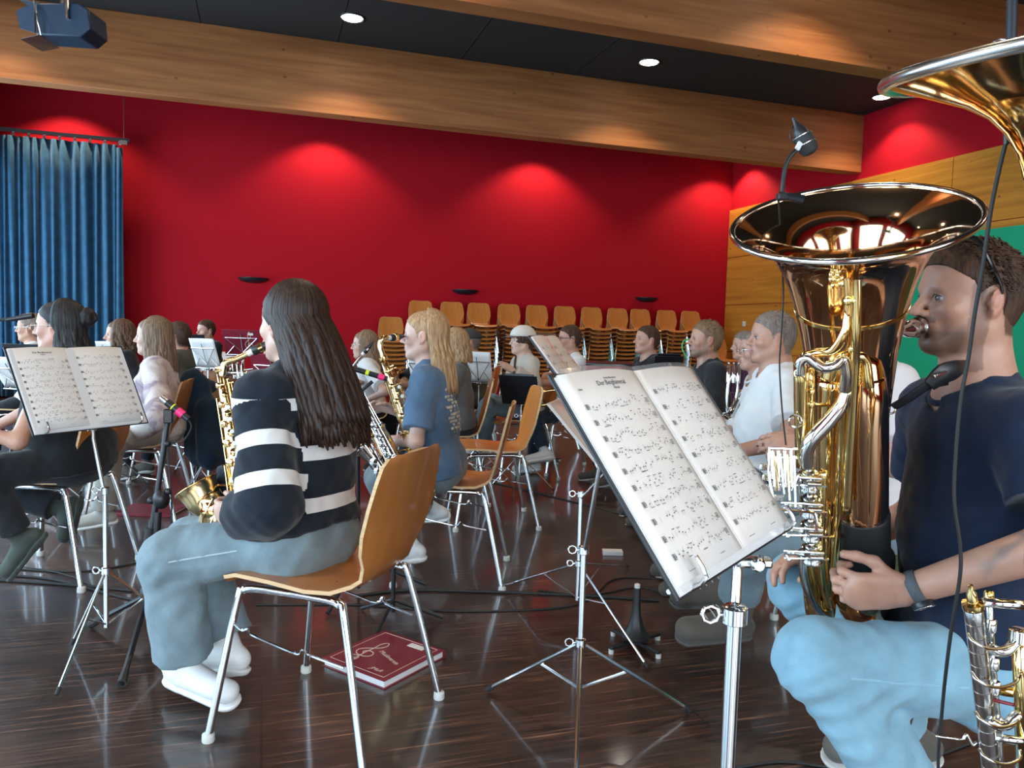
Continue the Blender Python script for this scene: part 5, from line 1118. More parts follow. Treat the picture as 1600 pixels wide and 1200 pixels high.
# dark jacket hung over the tie-dye girl's chair
jp = []
v, lo, ax = field([RC(P(303, 600, 4.62), P(318, 700, 4.62), .085, .12, .05, (tuple(f0), .5)), RC(P(300, 596, 4.60), P(330, 604, 4.70), .04, None, .05), RC(P(322, 640, 4.6), P(330, 712, 4.55), .075, .085, .05)], .008)
X, Y, Z = ax[0][:, None, None], ax[1][None, :, None], ax[2][None, None, :]; vert, F = nets(v+.012*wav(X, Y, Z*.25, 38, 6), lo, .008)
mb = MB(); mb.v = [tuple(q) for q in vert]; mb.f = [tuple(int(k) for k in q) for q in F]; M['jacket'] = fabric('navy_jacket', (.016, .035, .06), .3, .3, 90)
tag(mb.build('jacket', M['jacket'], None, smooth='all'), 'dark navy jacket hanging over the back of the tie-dye girl\'s chair', 'jacket')
# timpani in front of the stacks
def timpani(label, px, py, d, r_):
    c = P(px, py, d); t = thing('timpani', label, 'timpani', (c.x, c.y, 0))
    cop = mat('copper_bowl', (.30, .04, .03), .3, .4)
    MB().lathe((0, 0, c.z), (0, 0, -1), [(r_, 0), (r_*1.0, .05), (r_*.94, .18), (r_*.75, .32), (r_*.4, .42), (0, .45)], 36).build('bowl', cop, t)
    MB().lathe((0, 0, c.z-.012), (0, 0, 1), [(r_*1.03, 0), (r_*1.04, .01), (r_*1.03, .022), (r_*.97, .024)], 36).build('hoop', M['blackmetal'], t)
    MB().lathe((0, 0, c.z+.006), (0, 0, 1), [(r_*.98, 0), (0, .001)], 36).build('drumhead', M['paper2'], t)
    for k in range(3): a_ = k*2.09+.5; MB().tube([(r_*1.0*math.cos(a_), r_*1.0*math.sin(a_), c.z-.05), (r_*1.05*math.cos(a_), r_*1.05*math.sin(a_), .3), (r_*.8*math.cos(a_), r_*.8*math.sin(a_), .02)], .012, 8).build('leg', M['chrome'], t)
timpani('red kettledrum with pale drumhead between the white polo and the man in black', 952, 568, 7.4, .33)
# hand drum between the boy and the striped girl's saxophone
c = P(332, 590, 5.6); t = thing('bongo_drum', 'orange-brown wooden drum half hidden behind the white sheet on the left', 'drum', (c.x, c.y, 0)); wd_ = mat('orange_drum_shell', (.42, .17, .07), .25)
MB().lathe((0, 0, c.z+.07), (0, 0, -1), [(.15, 0), (.165, .07), (.15, .16), (.12, .22)], 30).build('shell', wd_, t); MB().lathe((0, 0, c.z+.06), (0, 0, 1), [(.158, 0), (.16, .02), (.15, .024)], 30).build('hoop', M['chrome'], t); MB().lathe((0, 0, c.z+.08), (0, 0, 1), [(.15, 0), (0, .001)], 30).build('drumhead', M['paper2'], t)
for k in range(3): a_ = k*2.09; MB().tube([(.1*math.cos(a_), .1*math.sin(a_), c.z-.13), (.25*math.cos(a_), .25*math.sin(a_), .01)], .01, 8).build('leg', M['blackmetal'], t)
# ================= brass =================
def bell_profile(prof, inner_to=None, th=.0012):
    o = [(r_, h) for r_, h in prof]; i_ = [(max(.003, r_-th), h+.0004) for r_, h in prof]
    return o, i_
# ---- the big tuba ----
def dt(y): return 1.30+(y-345)/615*.35
Cb = P(1330, 343, 1.326); A = (zz-r0*.243-f0*.435).normalized()
tb = thing('tuba', 'big golden tuba with wide shining bell pointing up, held by the man in navy', 'tuba', P(1300, 960, 1.65))
prof = [(.198, 0), (.191, -.0035), (.177, -.010), (.160, -.021), (.144, -.036), (.130, -.055), (.118, -.080), (.108, -.11), (.098, -.15), (.089, -.20), (.081, -.26), (.0745, -.33), (.0685, -.41), (.063, -.49), (.059, -.58), (.056, -.66)]
mb = MB(); o_, i_ = bell_profile(prof)
mb.lathe(Cb, A, [(r_*1., h-.001) for r_, h in o_][::-1]+[(r_, h) for r_, h in i_][:12]+[(.004, -.34)], 96); mb.build('bell', M['rose'], tb, world=True, smooth='all')
mb = MB(); u = (r0-A*r0.dot(A)).normalized(); w = A.cross(u); k = 96
ring = [Cb+(u*math.cos(2*PI*j/k)+w*math.sin(2*PI*j/k))*.198 for j in range(k+1)]
mb.tube(ring, .0056, 10, cap=False); mb.build('bell_rim', M['silver'], tb, world=True, smooth='all')
MB().lathe(Cb+A*-.168, A, [(.0950, -.0), (.0975, .001), (.0980, .008), (.0950, .010)], 64).build('bell_garland', M['lacq'], tb, world=True)
B_ = lambda nm_, pts, r_, mm='brass', sub=6, n=16, flat=None: MB().tube([P(x, y, d) for x, y, d in pts], r_, n, sub, True, flat).build(nm_, M[mm], tb, world=True, smooth='all')
# big outer branch in front of the bell stem, its bottom bow runs into the bell stem
B_('outer_branch', [(1352, 868, dt(868)+.03), (1352, 915, 1.67), (1349, 942, 1.63), (1346, 925, 1.575), (1346, 880, 1.54), (1346, 800, 1.485), (1347, 700, 1.43), (1348, 630, 1.395), (1346, 590, 1.385)], [.058, .056, .054, .052, .0505, .048, .0455, .043, .040], 'rose', 6, 28)
B_('top_bow', [(1346, 600, 1.390), (1343, 573, 1.385), (1330, 560, 1.39), (1312, 566, 1.40), (1303, 592, 1.415)], [.0415, .038, .034, .030, .028], 'brass', 6, 24)
B_('inner_branch', [(1303, 588, 1.412), (1299, 680, 1.46), (1296, 780, 1.51), (1294, 860, 1.555), (1291, 930, 1.60)], [.028, .0265, .025, .023, .021], 'brass', 6, 22)
B_('bottom_bow', [(1291, 925, 1.60), (1289, 962, 1.615), (1281, 976, 1.61), (1272, 955, 1.595), (1266, 905, 1.565), (1258, 862, 1.545)], [.0205, .0195, .0185, .0175, .0165, .0155], 'lacq', 6, 20)
# dark leather guard round the front branch
g0, g1 = P(1346, 800, 1.487), P(1346, 872, 1.537); ax_ = (g0-g1).normalized(); L_ = (g0-g1).length
MB().lathe(g1, ax_, [(.049, -.002), (.0525, 0), (.0535, .004), (.0515, L_-.004), (.050, L_), (.0475, L_+.002)], 40).build('hand_guard', M['blackmetal'] if False else mat('black_leather', (.012, .014, .014), .55), tb, world=True)
for z_ in (-.004, L_+.003): MB().lathe(g1+ax_*z_, ax_, [(.049, -.001), (.0512 if z_ < 0 else .0495, 0), (.0512 if z_ < 0 else .0495, .003), (.048, .004)], 40).build('ferrule', M['silver'], tb, world=True)
# slender tubing
B_('lead_tube', [(1322, 418, 1.25), (1325, 450, 1.26), (1325, 490, 1.275), (1317, 525, 1.28), (1300, 548, 1.30), (1275, 552, 1.32), (1255, 560, 1.33), (1248, 580, 1.335)], [.0062, .0065, .007, .0075, .008, .0085, .009, .009], 'brass', 8)
B_('lead_tube', [(1337, 410, 1.25), (1338, 460, 1.26), (1337, 520, 1.275), (1336, 560, 1.30), (1334, 600, 1.32), (1330, 660, 1.35), (1326, 720, 1.38), (1322, 800, 1.42)], [.0085, .0085, .008, .008, .008, .009, .0095, .0095], 'lacq', 6)
B_('upper_crook', [(1250, 585, 1.335), (1252, 566, 1.325), (1264, 560, 1.315), (1285, 574, 1.305), (1304, 571, 1.300), (1317, 562, 1.30), (1322, 585, 1.31), (1320, 610, 1.325)], .0098, 'silver', 8)
B_('upper_crook', [(1328, 592, 1.32), (1332, 566, 1.31), (1342, 557, 1.31), (1352, 566, 1.315), (1356, 592, 1.32), (1358, 604, 1.325)], .0092, 'lacq', 6)
B_('left_column', [(1250, 570, 1.33), (1251, 640, 1.365), (1253, 700, 1.395), (1254, 728, 1.41)], [.0112, .0118, .0125, .0125], 'lacq', 3)
B_('slide_tube', [(1266, 575, 1.35), (1267, 650, 1.385), (1268, 690, 1.40)], .0072, 'lacq', 3)
B_('diagonal_tube', [(1322, 612, 1.33), (1312, 636, 1.335), (1293, 660, 1.345), (1272, 683, 1.355), (1262, 702, 1.365), (1261, 730, 1.38)], [.010, .0125, .0135, .013, .012, .011], 'silver', 8)
B_('middle_tube', [(1318, 600, 1.34), (1316, 680, 1.38), (1311, 760, 1.42), (1307, 850, 1.48), (1303, 905, 1.52)], [.0085, .0085, .008, .008, .008], 'lacq', 4)
B_('middle_tube', [(1286, 735, 1.40), (1284, 800, 1.43), (1282, 860, 1.47), (1287, 915, 1.52), (1296, 950, 1.56)], .0075, 'lacq', 6)
B_('bow_tube', [(1256, 862, 1.53), (1257, 900, 1.545), (1266, 930, 1.56), (1279, 955, 1.575), (1290, 962, 1.59)], .0098, 'silver', 6)
for (x, y, d) in ((1251, 600, 1.345), (1252, 650, 1.37), (1346, 845, 1.50), (1302, 640, 1.41), (1300, 700, 1.44), (1297, 805, 1.505)):
    c = P(x, y, d); 
for x0, y0, d0, x1, y1, d1, r_ in ((1254, 610, 1.35, 1268, 612, 1.36, .0032), (1268, 632, 1.37, 1300, 633, 1.42, .0035), (1300, 560, 1.31, 1330, 545, 1.29, .0035), (1270, 790, 1.43, 1300, 788, 1.50, .0035), (1285, 840, 1.46, 1310, 838, 1.48, .0035), (1336, 470, 1.262, 1336, 470, 1.36, .004), (1325, 470, 1.262, 1325, 470, 1.36, .004)):
    mb = MB(); a, b_ = P(x0, y0, d0), P(x1, y1, d1); mb.tube([a, b_], r_, 8); mb.ball(a, r_*2, 8); mb.ball(b_, r_*2, 8); mb.build('brace', M['lacq'], tb, world=True)
for y in (838, 848, 858): 
    c = P(1294, y, dt(y)-.03+.012); MB().lathe(c, (P(1294, y-30, dt(y-30)-.03)-P(1294, y, dt(y)-.03)).normalized(), [(.0242, 0), (.0258, .001), (.0258, .003), (.0242, .004)], 30).build('ferrule', M['silver'], tb, world=True)
# engraved ornament where the tubes meet the bell
mb = MB(); r_ = random.Random(4)
for i in range(26): mb.ball(P(1309+r_.uniform(-12, 9), 432+r_.uniform(-16, 16), 1.235), .0045, 6, (1, .5, 1.3))
mb.build('ornament', M['lacq'], tb, world=True, smooth='all')
mb = MB()
for i in range(19): mb.ball(P(1343, 420+i*9.5, 1.247+i*.0045), .0028, 6)
mb.build('beaded_strip', M['lacq'], tb, world=True, smooth='all')
# rotary valves, stop arms and paddles on the left
ver = (P(1262, 740, 1.40)-P(1266, 900, 1.48)).normalized(); hor = r0.copy()
for i, y in enumerate((752, 792, 830, 866)):
    c = P(1264+i*1.5, y, 1.405+i*.018); v_ = thing if False else None
    vb = MB().lathe(c-ver*.018, ver, [(.0165, 0), (.0185, .002), (.0185, .008), (.0170, .010), (.0170, .026), (.0185, .028), (.0185, .034), (.0150, .036)], 28).build('rotary_valve', M['silver'], tb, world=True)
    MB().lathe(c+ver*.018, ver, [(.012, 0), (.012, .004), (.005, .005), (.005, .010), (0, .0105)], 18).build('valve_cap', M['silver'], vb, world=True) if False else MB().lathe(c+ver*.018, ver, [(.012, 0), (.012, .004), (.005, .005), (.005, .010), (0, .0105)], 18).build('valve_cap', M['silver'], tb, world=True)
    MB().tube([c-hor*.060-f0*.018+ver*.012, c-hor*.02-f0*.022+ver*.012, c+hor*.014-f0*.022+ver*.010], .0026, 7).build('linkage', M['steel'], tb, world=True)
    MB().tube([c-hor*.058-f0*.012-ver*.006, c+hor*.026-f0*.014-ver*.006], .0022, 7).build('linkage', M['silver'], tb, world=True)
    MB().tube([c-f0*.020-hor*.012, c-f0*.020+hor*.012], .0062, 12).build('stop_arm', M['silver'], tb, world=True)
    MB().tube([c-hor*.014, c-hor*.040+ver*.003, c-hor*.052-f0*.01], .0055, 10, 3).build('valve_knuckle', M['silver'], tb, world=True)
    for s_ in (-1, 1): MB().ball(c-hor*.050-f0*.018+ver*.008*s_, .0042, 8).build('joint_ball', M['silver'], tb, world=True)
fr = lambda x, y, d=1.37: P(x, y, d)
MB().tube([fr(1246, 702), fr(1202, 700), fr(1200, 735), fr(1206, 770), fr(1212, 792)], .0026, 7).build('lever_frame', M['silver'], tb, world=True)
MB().tube([fr(1246, 716, 1.39), fr(1212, 714, 1.39), fr(1210, 760, 1.39)], .0024, 7).build('lever_frame', M['silver'], tb, world=True)
MB().tube([fr(1205, 795, 1.38), fr(1262, 800, 1.38), fr(1274, 806, 1.38), fr(1276, 830, 1.38)], .0030, 8, 3).build('thumb_ring_rod', M['silver'], tb, world=True)
for i in range(4):
    a = fr(1208+i*11, 706+i*2); b_ = fr(1216+i*9, 762+i*10, 1.365); MB().tube([a, b_], .0018, 6).build('lever_rod', M['silver' if i % 2 else 'lacq'], tb, world=True)
    MB().tube([fr(1206+i*10, 704), fr(1207+i*10, 748+i*4)], .0032, 8).build('spring_barrel', M['silver'], tb, world=True)
    MB().box(fr(1200+i*4, 730+i*16, 1.40), (.030, .004, .013), Matrix((r0, f0, zz)).transposed()).build('paddle', M['silver'], tb, world=True, bevel=.003)
    MB().tube([fr(1218+i*6, 745+i*7, 1.375), fr(1236+i*4, 725+i*6, 1.375), fr(1250, 745+i*12, 1.385)], .0016, 6).build('lever_rod', M['silver'], tb, world=True)
MB().box(fr(1224, 733, 1.40), (.045, .0015, .050), Matrix((r0, f0, zz)).transposed()).build('lever_plate', M['steel'], tb, world=True, bevel=.001)
cr = [P(1243, 658, 1.36)+(r0*math.cos(a)+zz*math.sin(a))*.011 for a in [2*PI*i/16 for i in range(17)]]; MB().tube(cr, .0022, 7, cap=False).build('pull_ring', M['silver'], tb, world=True)
# second row of short vertical crooks beside the valves
for i in range(3):
    y = 765+i*42; MB().tube([P(1280, y-14, 1.42+i*.02), P(1288, y-18, 1.42+i*.02), P(1291, y, 1.43+i*.02), P(1288, y+16, 1.44+i*.02), P(1278, y+14, 1.44+i*.02)], .0058, 10, 4).build('valve_crook', M['lacq'], tb, world=True, smooth='all')
# mouthpiece and its lead pipe
MB().tube([P(1385, 520, 1.44), P(1400, 519, 1.47), P(1412, 517, 1.50)], [.0065, .007, .0075], 14, 3).build('mouthpipe', M['lacq'], tb, world=True)
a = P(1400, 518, 1.475); d_ = (PEOPLE['tubaman']['mouth']-a); LM = d_.length; d_.normalize()
MB().lathe(a, d_, [(.0065, -.012), (.0085, -.010), (.0075, 0), (.0085, LM*.25), (.0145, LM*.42), (.0175, LM*.60), (.0185, LM*.78), (.0170, LM*.86), (.0205, LM*.90), (.0208, LM*.98), (.0190, LM*1.0), (.014, LM*.99), (.004, LM*.7)], 32).build('mouthpiece', M['silver'], tb, world=True, smooth='all')
# strap from the tuba to the shoulder
st = thing('shoulder_strap', 'black leather strap with steel ring between the tuba and the man\'s chest', 'strap', P(1400, 630, 1.47))
MB().tube([P(1396, 636, 1.46), P(1420, 622, 1.44), P(1450, 602, 1.42), P(1478, 590, 1.41)], [.0095, .0100, .0105, .018], 10, 4, True, flat=((0, 1, 0), .4)).build('strap', M['blackmetal'], st, world=True)
MB().tube([P(1452, 602, 1.415), P(1472, 585, 1.41), P(1492, 578, 1.42), P(1508, 572, 1.44)], [.014, .021, .019, .012], 10, 4, True, flat=((0, 1, 0), .5)).build('strap_pad', M['black'], st, world=True)
MB().box(P(1469, 585, 1.385), (.030, .006, .006), Matrix.Rotation(-.3, 3, 'Y')).build('buckle', M['chrome'], st, world=True, bevel=.001)
cr = [P(1390, 640, 1.46)+(r0*math.cos(a)*.011+zz*math.sin(a)*.008) for a in [2*PI*i/16 for i in range(17)]]; MB().tube(cr, .0020, 7, cap=False).build('ring', M['chrome'], st, world=True)
# clip-on microphone on the rim
mc = thing('microphone', 'black clip-on gooseneck microphone standing over the rim of the big tuba\'s bell', 'microphone', P(1236, 306, 1.36))
dm = 1.36; MB().box(P(1232, 308, dm), (.040, .018, .012), Matrix((r0, f0, zz)).transposed()).build('clip', M['black'], mc, world=True, bevel=.002)
MB().tube([P(1216, 304, dm), P(1256, 312, dm-.01)], [.006, .008], 8).build('clamp_jaw', M['blackmetal'], mc, world=True)
MB().tube([P(1222, 306, dm), P(1224, 280, dm), P(1230, 252, dm), P(1246, 232, dm)], .0040, 10, 5).build('gooseneck', M['black'], mc, world=True)
a, b_ = P(1243, 192, dm), P(1267, 240, dm); dd = b_-a; mb = MB(); Lc = dd.length
MB().lathe(a, dd.normalized(), [(.003, -.010), (.004, 0), (.010, .012), (.0135, .02), (.0135, Lc*.45)], 20).build('capsule_body', M['black'], mc, world=True)
MB().lathe(a, dd.normalized(), [(.0155, Lc*.42), (.0165, Lc*.5), (.0168, Lc*.85), (.0135, Lc*.97), (.006, Lc*1.02), (0, Lc*1.03)], 20).build('foam', M['rubber'], mc, world=True)
for q in (.40, .66): MB().lathe(a+dd*q, dd.normalized(), [(.0165, 0), (.0178, .001), (.0178, .0022), (.0165, .0032)], 20).build('suspension_ring', M['steel'], mc, world=True)
MB().box(P(1248, 228, dm-.013), (.008, .004, .014), Matrix.Rotation(.5, 3, 'Y')).build('label_patch', M['white'], mc, world=True)
MB().tube([P(1242, 194, dm), P(1236, 203, dm), P(1235, 216, dm), P(1244, 226, dm)], .0012, 5, 4).build('wire', M['black'], mc, world=True)
cb_ = MB(); cb_.tube([P(1216, 306, dm), P(1218, 340, dm+.08), P(1222, 415, dm+.20), P(1224, 460, dm+.25), P(1221, 520, dm+.25), P(1218, 570, dm+.25), P(1222, 640, dm+.24), P(1228, 695, dm+.2)], .0019, 6, 6); tag(cb_.build('microphone_cable', M['rubber'], None), 'thin black cable hanging from the big tuba\'s microphone past the man in white', 'cable')
# ---- the nearer tuba at the right edge ----
t2 = thing('tuba', 'second tuba cut off by the right edge, silver-rimmed bell above, valves below', 'tuba', P(1640, 1000, 1.15))
C2 = P(1705, 84, .875); A2 = (zz-r0*.142-f0*.138).normalized()
prof2 = [(.212, 0), (.203, -.004), (.180, -.013), (.155, -.024), (.124, -.038), (.100, -.054), (.082, -.075), (.070, -.10), (.060, -.14), (.056, -.20), (.053, -.30), (.054, -.42), (.050, -.55)]
MB().lathe(C2, A2, [(r_, h-.001) for r_, h in prof2][::-1]+[(r_-.0012, h) for r_, h in prof2][:9]+[(.004, -.16)], 96).build('bell', M['brass'], t2, world=True, smooth='all')
u = (r0-A2*r0.dot(A2)).normalized(); w = A2.cross(u); MB().tube([C2+(u*math.cos(2*PI*j/96)+w*math.sin(2*PI*j/96))*.2125 for j in range(97)], .0080, 12, cap=False).build('bell_rim', M['steel'], t2, world=True, smooth='all')
B2_ = lambda nm_, pts, r_, mm='brass', sub=6, n=14: MB().tube([P(x, y, d) for x, y, d in pts], r_, n, sub).build(nm_, M[mm], t2, world=True, smooth='all')
e2 = C2+A2*-.55; 
MB().tube([e2, e2-A2*.12, e2-A2*.2+r0*.05, e2-A2*.12+r0*.12, e2+A2*.2+r0*.13], [.05, .048, .045, .04, .035], 24, 6).build('outer_branch', M['brass'], t2, world=True, smooth='all')
pr_ = []; 
a, b_ = P(1520, 946, .98), P(1552, 1230, 1.06); dd = b_-a; L2 = dd.length
pr_ = [(.008, 0)]
for i in range(14): h = .004+L2*i/14; pr_ += [(.0112, h), (.0112, h+L2/14*.8), (.0104, h+L2/14*.84), (.0104, h+L2/14*.97)]
MB().lathe(a, dd.normalized(), pr_, 24).build('valve_shaft', M['steel'], t2, world=True)
MB().lathe(a, -dd.normalized(), [(.0125, -.004), (.013, .0), (.0125, .004), (.0065, .006), (.0060, .018), (.0035, .022), (.0030, .030), (0, .031)], 20).build('shaft_finial', M['lacq'], t2, world=True)
B2_('cross_tube', [(1536, 941, .99), (1620, 947, .99)], .0062, 'silver', 1)
B2_('cross_tube', [(1552, 1152, 1.03), (1620, 1160, 1.03)], .0052, 'silver', 1)
B2_('rod', [(1545, 932, 1.0), (1550, 1020, 1.02), (1558, 1120, 1.04), (1566, 1230, 1.06)], .0042, 'steel', 2)
for y in (988, 1048, 1085, 1140): MB().lathe(P(1548+(y-988)*.07, y, 1.0+(y-988)*.0002), zz, [(.0050, 0), (.0062, .002), (.0062, .016), (.0050, .018)], 14).build('rod_collar', M['silver'], t2, world=True)
MB().lathe(P(1545, 932, 1.0), zz, [(.006, -.006), (.006, .006), (.004, .008)], 12).build('rod_cap', M['lacq'], t2, world=True)
for i, y in enumerate((998, 1058, 1120, 1178)):
    B2_('spring_wire', [(1512+i*6, y-8, .965), (1520+i*6, y+4, .955), (1538+i*6, y+14, .955), (1560+i*5, y+16, .97), (1584+i*3, y+8, .99), (1594, y-6, 1.0)], .0021, 'silver', 6, 8)
for i, y in enumerate((1010, 1126)):
    B2_('crook', [(1545, y, 1.0), (1560, y+8, 1.0), (1574, y+6, 1.0), (1584, y-4, 1.0), (1592, y-10, 1.0)], .0068, 'silver', 5)
B2_('slide_tube', [(1593, 990, 1.0), (1601, 1200, 1.05)], .0098, 'lacq', 2); B2_('slide_tube', [(1537, 1035, 1.0), (1539, 1060, 1.0)], .0035, 'lacq', 1); B2_('slide_tube', [(1541, 1088, 1.02), (1543, 1118, 1.02)], .0035, 'lacq', 1)
MB().lathe(P(1593, 992, 1.0), zz, [(.0098, -.01), (.0125, -.008), (.0125, .006), (.010, .008)], 18).build('ferrule', M['silver'], t2, world=True)
B2_('water_key', [(1462, 1150, 1.05), (1480, 1153, 1.05), (1505, 1156, 1.05)], .0016, 'silver', 2, 6); B2_('key_spring', [(1505, 1156, 1.05), (1510, 1148, 1.05), (1516, 1158, 1.05), (1520, 1164, 1.05), (1526, 1160, 1.05)], .0022, 'silver', 5, 7)
B2_('red_rod', [(1545, 1092, 1.03), (1620, 1110, 1.03)], .0024, 'bordeaux', 1, 6); B2_('lower_tube', [(1540, 1072, 1.04), (1570, 1080, 1.05), (1620, 1086, 1.05)], .0068, 'lacq', 3)
B2_('lower_branch', [(1700, 700, 1.1), (1660, 900, 1.08), (1650, 1100, 1.1), (1655, 1300, 1.12)], [.03, .03, .028, .026], 'brass', 4, 20)
mp_ = thing('microphone_pole', 'black rod with small clamp rising from the rim of the second tuba, top right', 'pole', P(1578, 66, .93))
MB().tube([P(1580, 64, .93), P(1583, -60, .93)], .0062, 12).build('rod', M['blackmetal'], mp_, world=True); MB().box(P(1582, 70, .93), (.045, .018, .010), Matrix((r0, f0, zz)).transposed()).build('clamp', M['steel'], mp_, world=True, bevel=.002); MB().tube([P(1558, 66, .92), P(1558, 76, .92)], .0065, 12).build('clamp_screw', M['chrome'], mp_, world=True)
pl = thing('microphone_cable', 'black cable hanging from the second tuba\'s bell across the man in navy', 'cable', P(1574, 186, .93))
MB().tube([P(1575, 176, .95), P(1574, 200, .95), P(1572, 226, .95)], [.0058, .0052, .0030], 12).build('plug', M['black'], pl, world=True)
MB().tube([P(1572, 222, .95), P(1562, 262, .96), P(1548, 330, .98), P(1535, 420, 1.0), P(1523, 490, 1.02), P(1513, 560, 1.04), P(1502, 620, 1.05), P(1494, 700, 1.06), P(1491, 780, 1.07), P(1500, 850, 1.08), P(1500, 900, 1.09), P(1487, 980, 1.12), P(1478, 1050, 1.16), P(1472, 1110, 1.25), P(1466, 1190, 1.31), P(1470, 1290, 1.38)], .0026, 8, 8).build('cable', M['rubber'], pl, world=True)
# watch on the near wrist
i_ = PEOPLE['tubaman']; w0, e0 = i_['W'][-1], i_['E'][-1]; fa = V(unit(e0-w0)); c = V(w0)+fa*.022
mb = MB(); mb.lathe(c-fa*.010, fa, [(.0300, 0), (.0318, .001), (.0325, .010), (.0318, .019), (.0300, .020)], 30); WS = mat('watch_strap', (.08, .09, .10), .7); mb.build('watch_strap', WS, i_['root'], smooth='all')
dn = V((-.55, -.25, -1)); dn = (dn-fa*dn.dot(fa)).normalized(); MB().lathe(c+dn*.026, dn, [(.0195, 0), (.0205, .002), (.0205, .009), (.0185, .011)], 28).build('watch_case', M['blackmetal'], i_['root']); MB().lathe(c+dn*.0372, dn, [(.0175, 0), (0, .0004)], 24).build('watch_face', M['navy'] if False else mat('watch_glass', (.02, .03, .04), .05), i_['root']); MB().tube([c+dn*.0372+V(q)*.0188 for q in [(fa*math.cos(a)+dn.cross(fa)*math.sin(a)) for a in [2*PI*i/20 for i in range(21)]]], .0010, 6, cap=False).build('watch_bezel', M['chrome'], i_['root'])
# sunglasses pushed up on the hair
g = MB(); sg = mat('sunglass_black', (.01, .01, .012), .12)
for s in (-1, 1):
    c_ = [(s*.034+.027*math.cos(a)*s, .052-.014*math.sin(a), .122+.014*math.sin(a)) for a in [2*PI*i/14 for i in range(14)]]
    g.add([(x, y, z) for x, y, z in c_]+[(x, y+.003, z+.004) for x, y, z in c_], [tuple(range(14)), tuple(range(27, 13, -1))]+[(i, 14+i, 14+(i+1) % 14, (i+1) % 14) for i in range(14)])
    g.tube([(s*.062, .046, .122), (s*.078, .034, .108), (s*.086, .010, .060), (s*.0865, -.008, .028), (s*.084, -.018, .005)], [.0028, .0045, .0042, .0035, .002], 8, 3)
g.tube([(-.008, .054, .124), (.008, .054, .124)], .003, 6)
o = g.build('sunglasses', sg, i_['root']); o.matrix_basis = i_['Hm'] @ Matrix.Translation((0, .0, .006))
